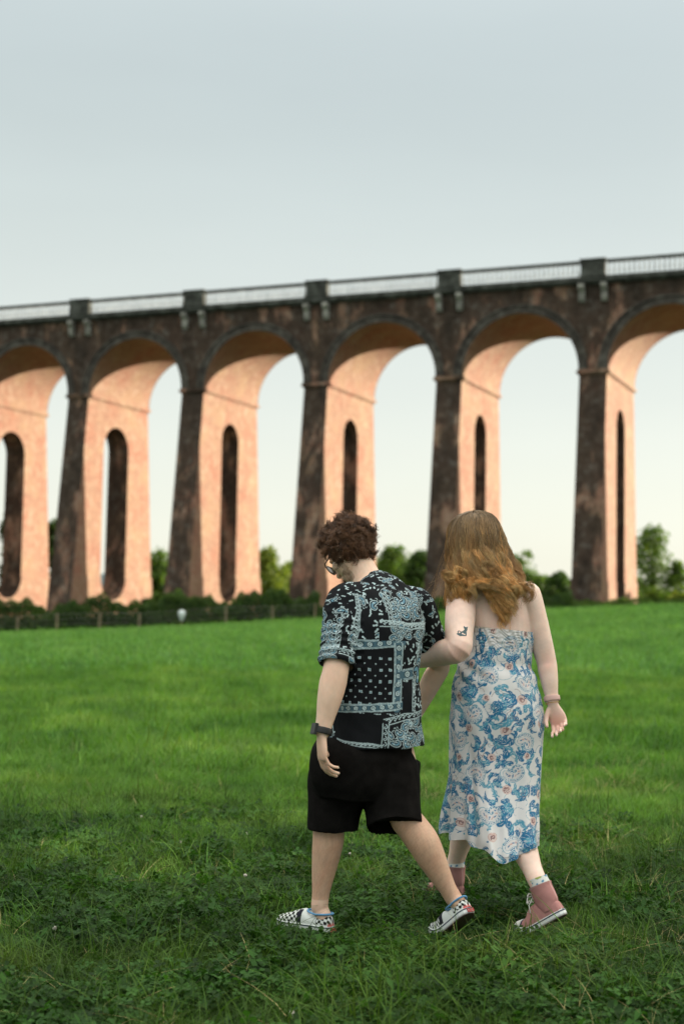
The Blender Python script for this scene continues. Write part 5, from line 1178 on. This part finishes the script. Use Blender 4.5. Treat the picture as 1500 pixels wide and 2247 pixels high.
def scatter(name, variants, pts, scale, label, kind='stuff'):
    """instances of the clump variants on points (geometry nodes)"""
    col = bpy.data.collections.new(name+'_clumps')
    for o in variants: col.objects.link(o)
    n = len(pts); me = bpy.data.meshes.new(name); me.vertices.add(n); me.vertices.foreach_set('co', pts.astype(np.float32).ravel())
    ra = me.attributes.new('rz', 'FLOAT_VECTOR', 'POINT'); rv = np.zeros((n, 3), dtype=np.float32); rv[:, 2] = rng.uniform(0, 6.28, n); rv[:, :2] = rng.normal(size=(n, 2))*.10; ra.data.foreach_set('vector', rv.ravel())
    sa = me.attributes.new('sc', 'FLOAT', 'POINT'); sa.data.foreach_set('value', scale.astype(np.float32))
    ia = me.attributes.new('ix', 'INT', 'POINT'); ia.data.foreach_set('value', rng.integers(0, len(variants), n).astype(np.int32))
    o = link(name, me); ng = bpy.data.node_groups.new(name, 'GeometryNodeTree')
    ng.interface.new_socket('Geometry', in_out='INPUT', socket_type='NodeSocketGeometry'); ng.interface.new_socket('Geometry', in_out='OUTPUT', socket_type='NodeSocketGeometry')
    gi = ng.nodes.new('NodeGroupInput'); go = ng.nodes.new('NodeGroupOutput'); ip = ng.nodes.new('GeometryNodeInstanceOnPoints'); ci = ng.nodes.new('GeometryNodeCollectionInfo')
    ci.inputs['Collection'].default_value = col; ci.inputs['Separate Children'].default_value = True; ci.inputs['Reset Children'].default_value = True
    def na(nm, ty): a = ng.nodes.new('GeometryNodeInputNamedAttribute'); a.data_type = ty; a.inputs['Name'].default_value = nm; return a.outputs['Attribute']
    l = ng.links.new; l(gi.outputs[0], ip.inputs['Points']); l(ci.outputs[0], ip.inputs['Instance']); ip.inputs['Pick Instance'].default_value = True
    l(na('rz', 'FLOAT_VECTOR'), ip.inputs['Rotation']); l(na('sc', 'FLOAT'), ip.inputs['Scale']); l(na('ix', 'INT'), ip.inputs['Instance Index']); l(ip.outputs[0], go.inputs[0])
    md = o.modifiers.new('scatter', 'NODES'); md.node_group = ng; tag(o, label, 'grass', kind=kind); return o
def field_pts(y0, y1, dens, side=1.6):
    """points over the strip of field the picture can see, with a margin each side"""
    hw_ = lambda y: y*.2417+side; area = (y1-y0)*(hw_(y0)+hw_(y1)); n = int(area*dens); y = rng.uniform(y0, y1, n*2); x = rng.uniform(-1, 1, n*2)*hw_(y1); k = np.abs(x) < hw_(y); x, y = x[k][:n], y[k][:n]
    return np.stack([x, y, ground_z(x, y)-.004], 1)
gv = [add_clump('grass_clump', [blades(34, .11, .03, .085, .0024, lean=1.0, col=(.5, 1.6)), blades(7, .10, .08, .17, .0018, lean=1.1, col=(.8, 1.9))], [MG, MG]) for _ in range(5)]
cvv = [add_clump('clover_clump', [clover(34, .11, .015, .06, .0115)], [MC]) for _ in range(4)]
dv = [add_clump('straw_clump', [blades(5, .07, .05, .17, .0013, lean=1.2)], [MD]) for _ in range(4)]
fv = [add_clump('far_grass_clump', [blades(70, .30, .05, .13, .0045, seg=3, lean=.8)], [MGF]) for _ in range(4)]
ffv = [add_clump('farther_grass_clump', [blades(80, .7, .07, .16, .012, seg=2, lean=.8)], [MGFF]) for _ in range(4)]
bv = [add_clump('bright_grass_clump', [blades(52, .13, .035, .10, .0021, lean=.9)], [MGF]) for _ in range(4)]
def pn(p, f, sd): return vnoise(p*np.array((f, f, 0)), sd)
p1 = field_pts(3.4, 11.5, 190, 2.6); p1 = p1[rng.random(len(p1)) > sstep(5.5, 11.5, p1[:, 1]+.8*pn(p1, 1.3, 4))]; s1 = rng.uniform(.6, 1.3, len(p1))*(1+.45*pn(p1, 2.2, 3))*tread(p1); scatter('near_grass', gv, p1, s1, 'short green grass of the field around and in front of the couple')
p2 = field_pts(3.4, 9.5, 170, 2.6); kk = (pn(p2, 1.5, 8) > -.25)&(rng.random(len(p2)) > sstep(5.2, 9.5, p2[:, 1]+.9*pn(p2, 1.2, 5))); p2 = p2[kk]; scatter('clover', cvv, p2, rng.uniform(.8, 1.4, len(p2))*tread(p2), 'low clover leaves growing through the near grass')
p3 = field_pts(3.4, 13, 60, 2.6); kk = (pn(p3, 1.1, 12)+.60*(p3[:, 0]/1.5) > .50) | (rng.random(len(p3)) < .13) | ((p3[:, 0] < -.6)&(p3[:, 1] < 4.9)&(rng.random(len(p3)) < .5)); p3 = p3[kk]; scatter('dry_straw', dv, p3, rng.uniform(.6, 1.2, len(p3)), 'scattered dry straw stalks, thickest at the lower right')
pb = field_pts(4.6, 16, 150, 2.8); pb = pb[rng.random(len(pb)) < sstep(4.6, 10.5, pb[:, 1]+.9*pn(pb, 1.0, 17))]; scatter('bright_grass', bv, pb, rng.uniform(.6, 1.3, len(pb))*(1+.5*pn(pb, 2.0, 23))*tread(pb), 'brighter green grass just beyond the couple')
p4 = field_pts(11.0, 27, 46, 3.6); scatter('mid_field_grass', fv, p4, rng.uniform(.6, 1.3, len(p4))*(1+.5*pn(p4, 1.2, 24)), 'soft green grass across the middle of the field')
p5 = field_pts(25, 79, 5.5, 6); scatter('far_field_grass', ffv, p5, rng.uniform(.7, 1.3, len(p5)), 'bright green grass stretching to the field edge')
# blades crowding the shoes
pts = []
for sm_, L_ in ((smF, .285), (smR, .285), (smV, .262), (smW, .262)):
    for k in range(22):
        q = sm_(np.array([rng.uniform(-.03, L_+.03), rng.choice((-1, 1))*rng.uniform(.05, .09), 0.])); pts.append((q[0], q[1], float(ground_z(q[0], q[1]))-.004))
pts = np.array(pts); scatter('grass_at_shoes', gv, pts, rng.uniform(.22, .42, len(pts)), 'grass blades crowding round the walkers\' shoes')
# white clover heads
fl = [(767, 1883, 'white clover head beside the man\'s front calf, right of it'), (540, 1842, 'white clover head left of the man, farther back of the two there'), (538, 1935, 'white clover head left of the man\'s checked front shoe'), (395, 1862, 'white clover head alone in the grass well left of the couple'),
      (850, 1930, 'white clover head between the man\'s two legs'), (120, 2055, 'white clover head near the left edge of the foreground'), (640, 2235, 'white clover head at the very bottom below the couple'), (310, 1805, 'farthest white clover head on the left side of the field'), (1420, 1990, 'white clover head among straw at the right edge')]
MFL = simple('clover_petals', (.55, .50, .46), .8, .1, noise=.25, nscale=300)
for (px, py, lb) in fl:
    Y = CAM_H*F_PX/(py-1336-(px-750)*.0199); p = at(px, py, Y); gz = float(ground_z(p.x, p.y)); mb = MB(); r_ = .009
    mb.lathe((0, 0, .055), [(0, -r_*.8), (r_*.8, -r_*.5), (r_, 0), (r_*.75, r_*.7), (0, r_)], 8); mb.tube([(0, 0, 0), (.004, 0, .05)], .001, 4)
    o = mb.build('clover_flower', MFL, None, True); o.location = (p.x, p.y, gz); tag(o, lb, 'flower', 'white clover heads dotted in the grass')
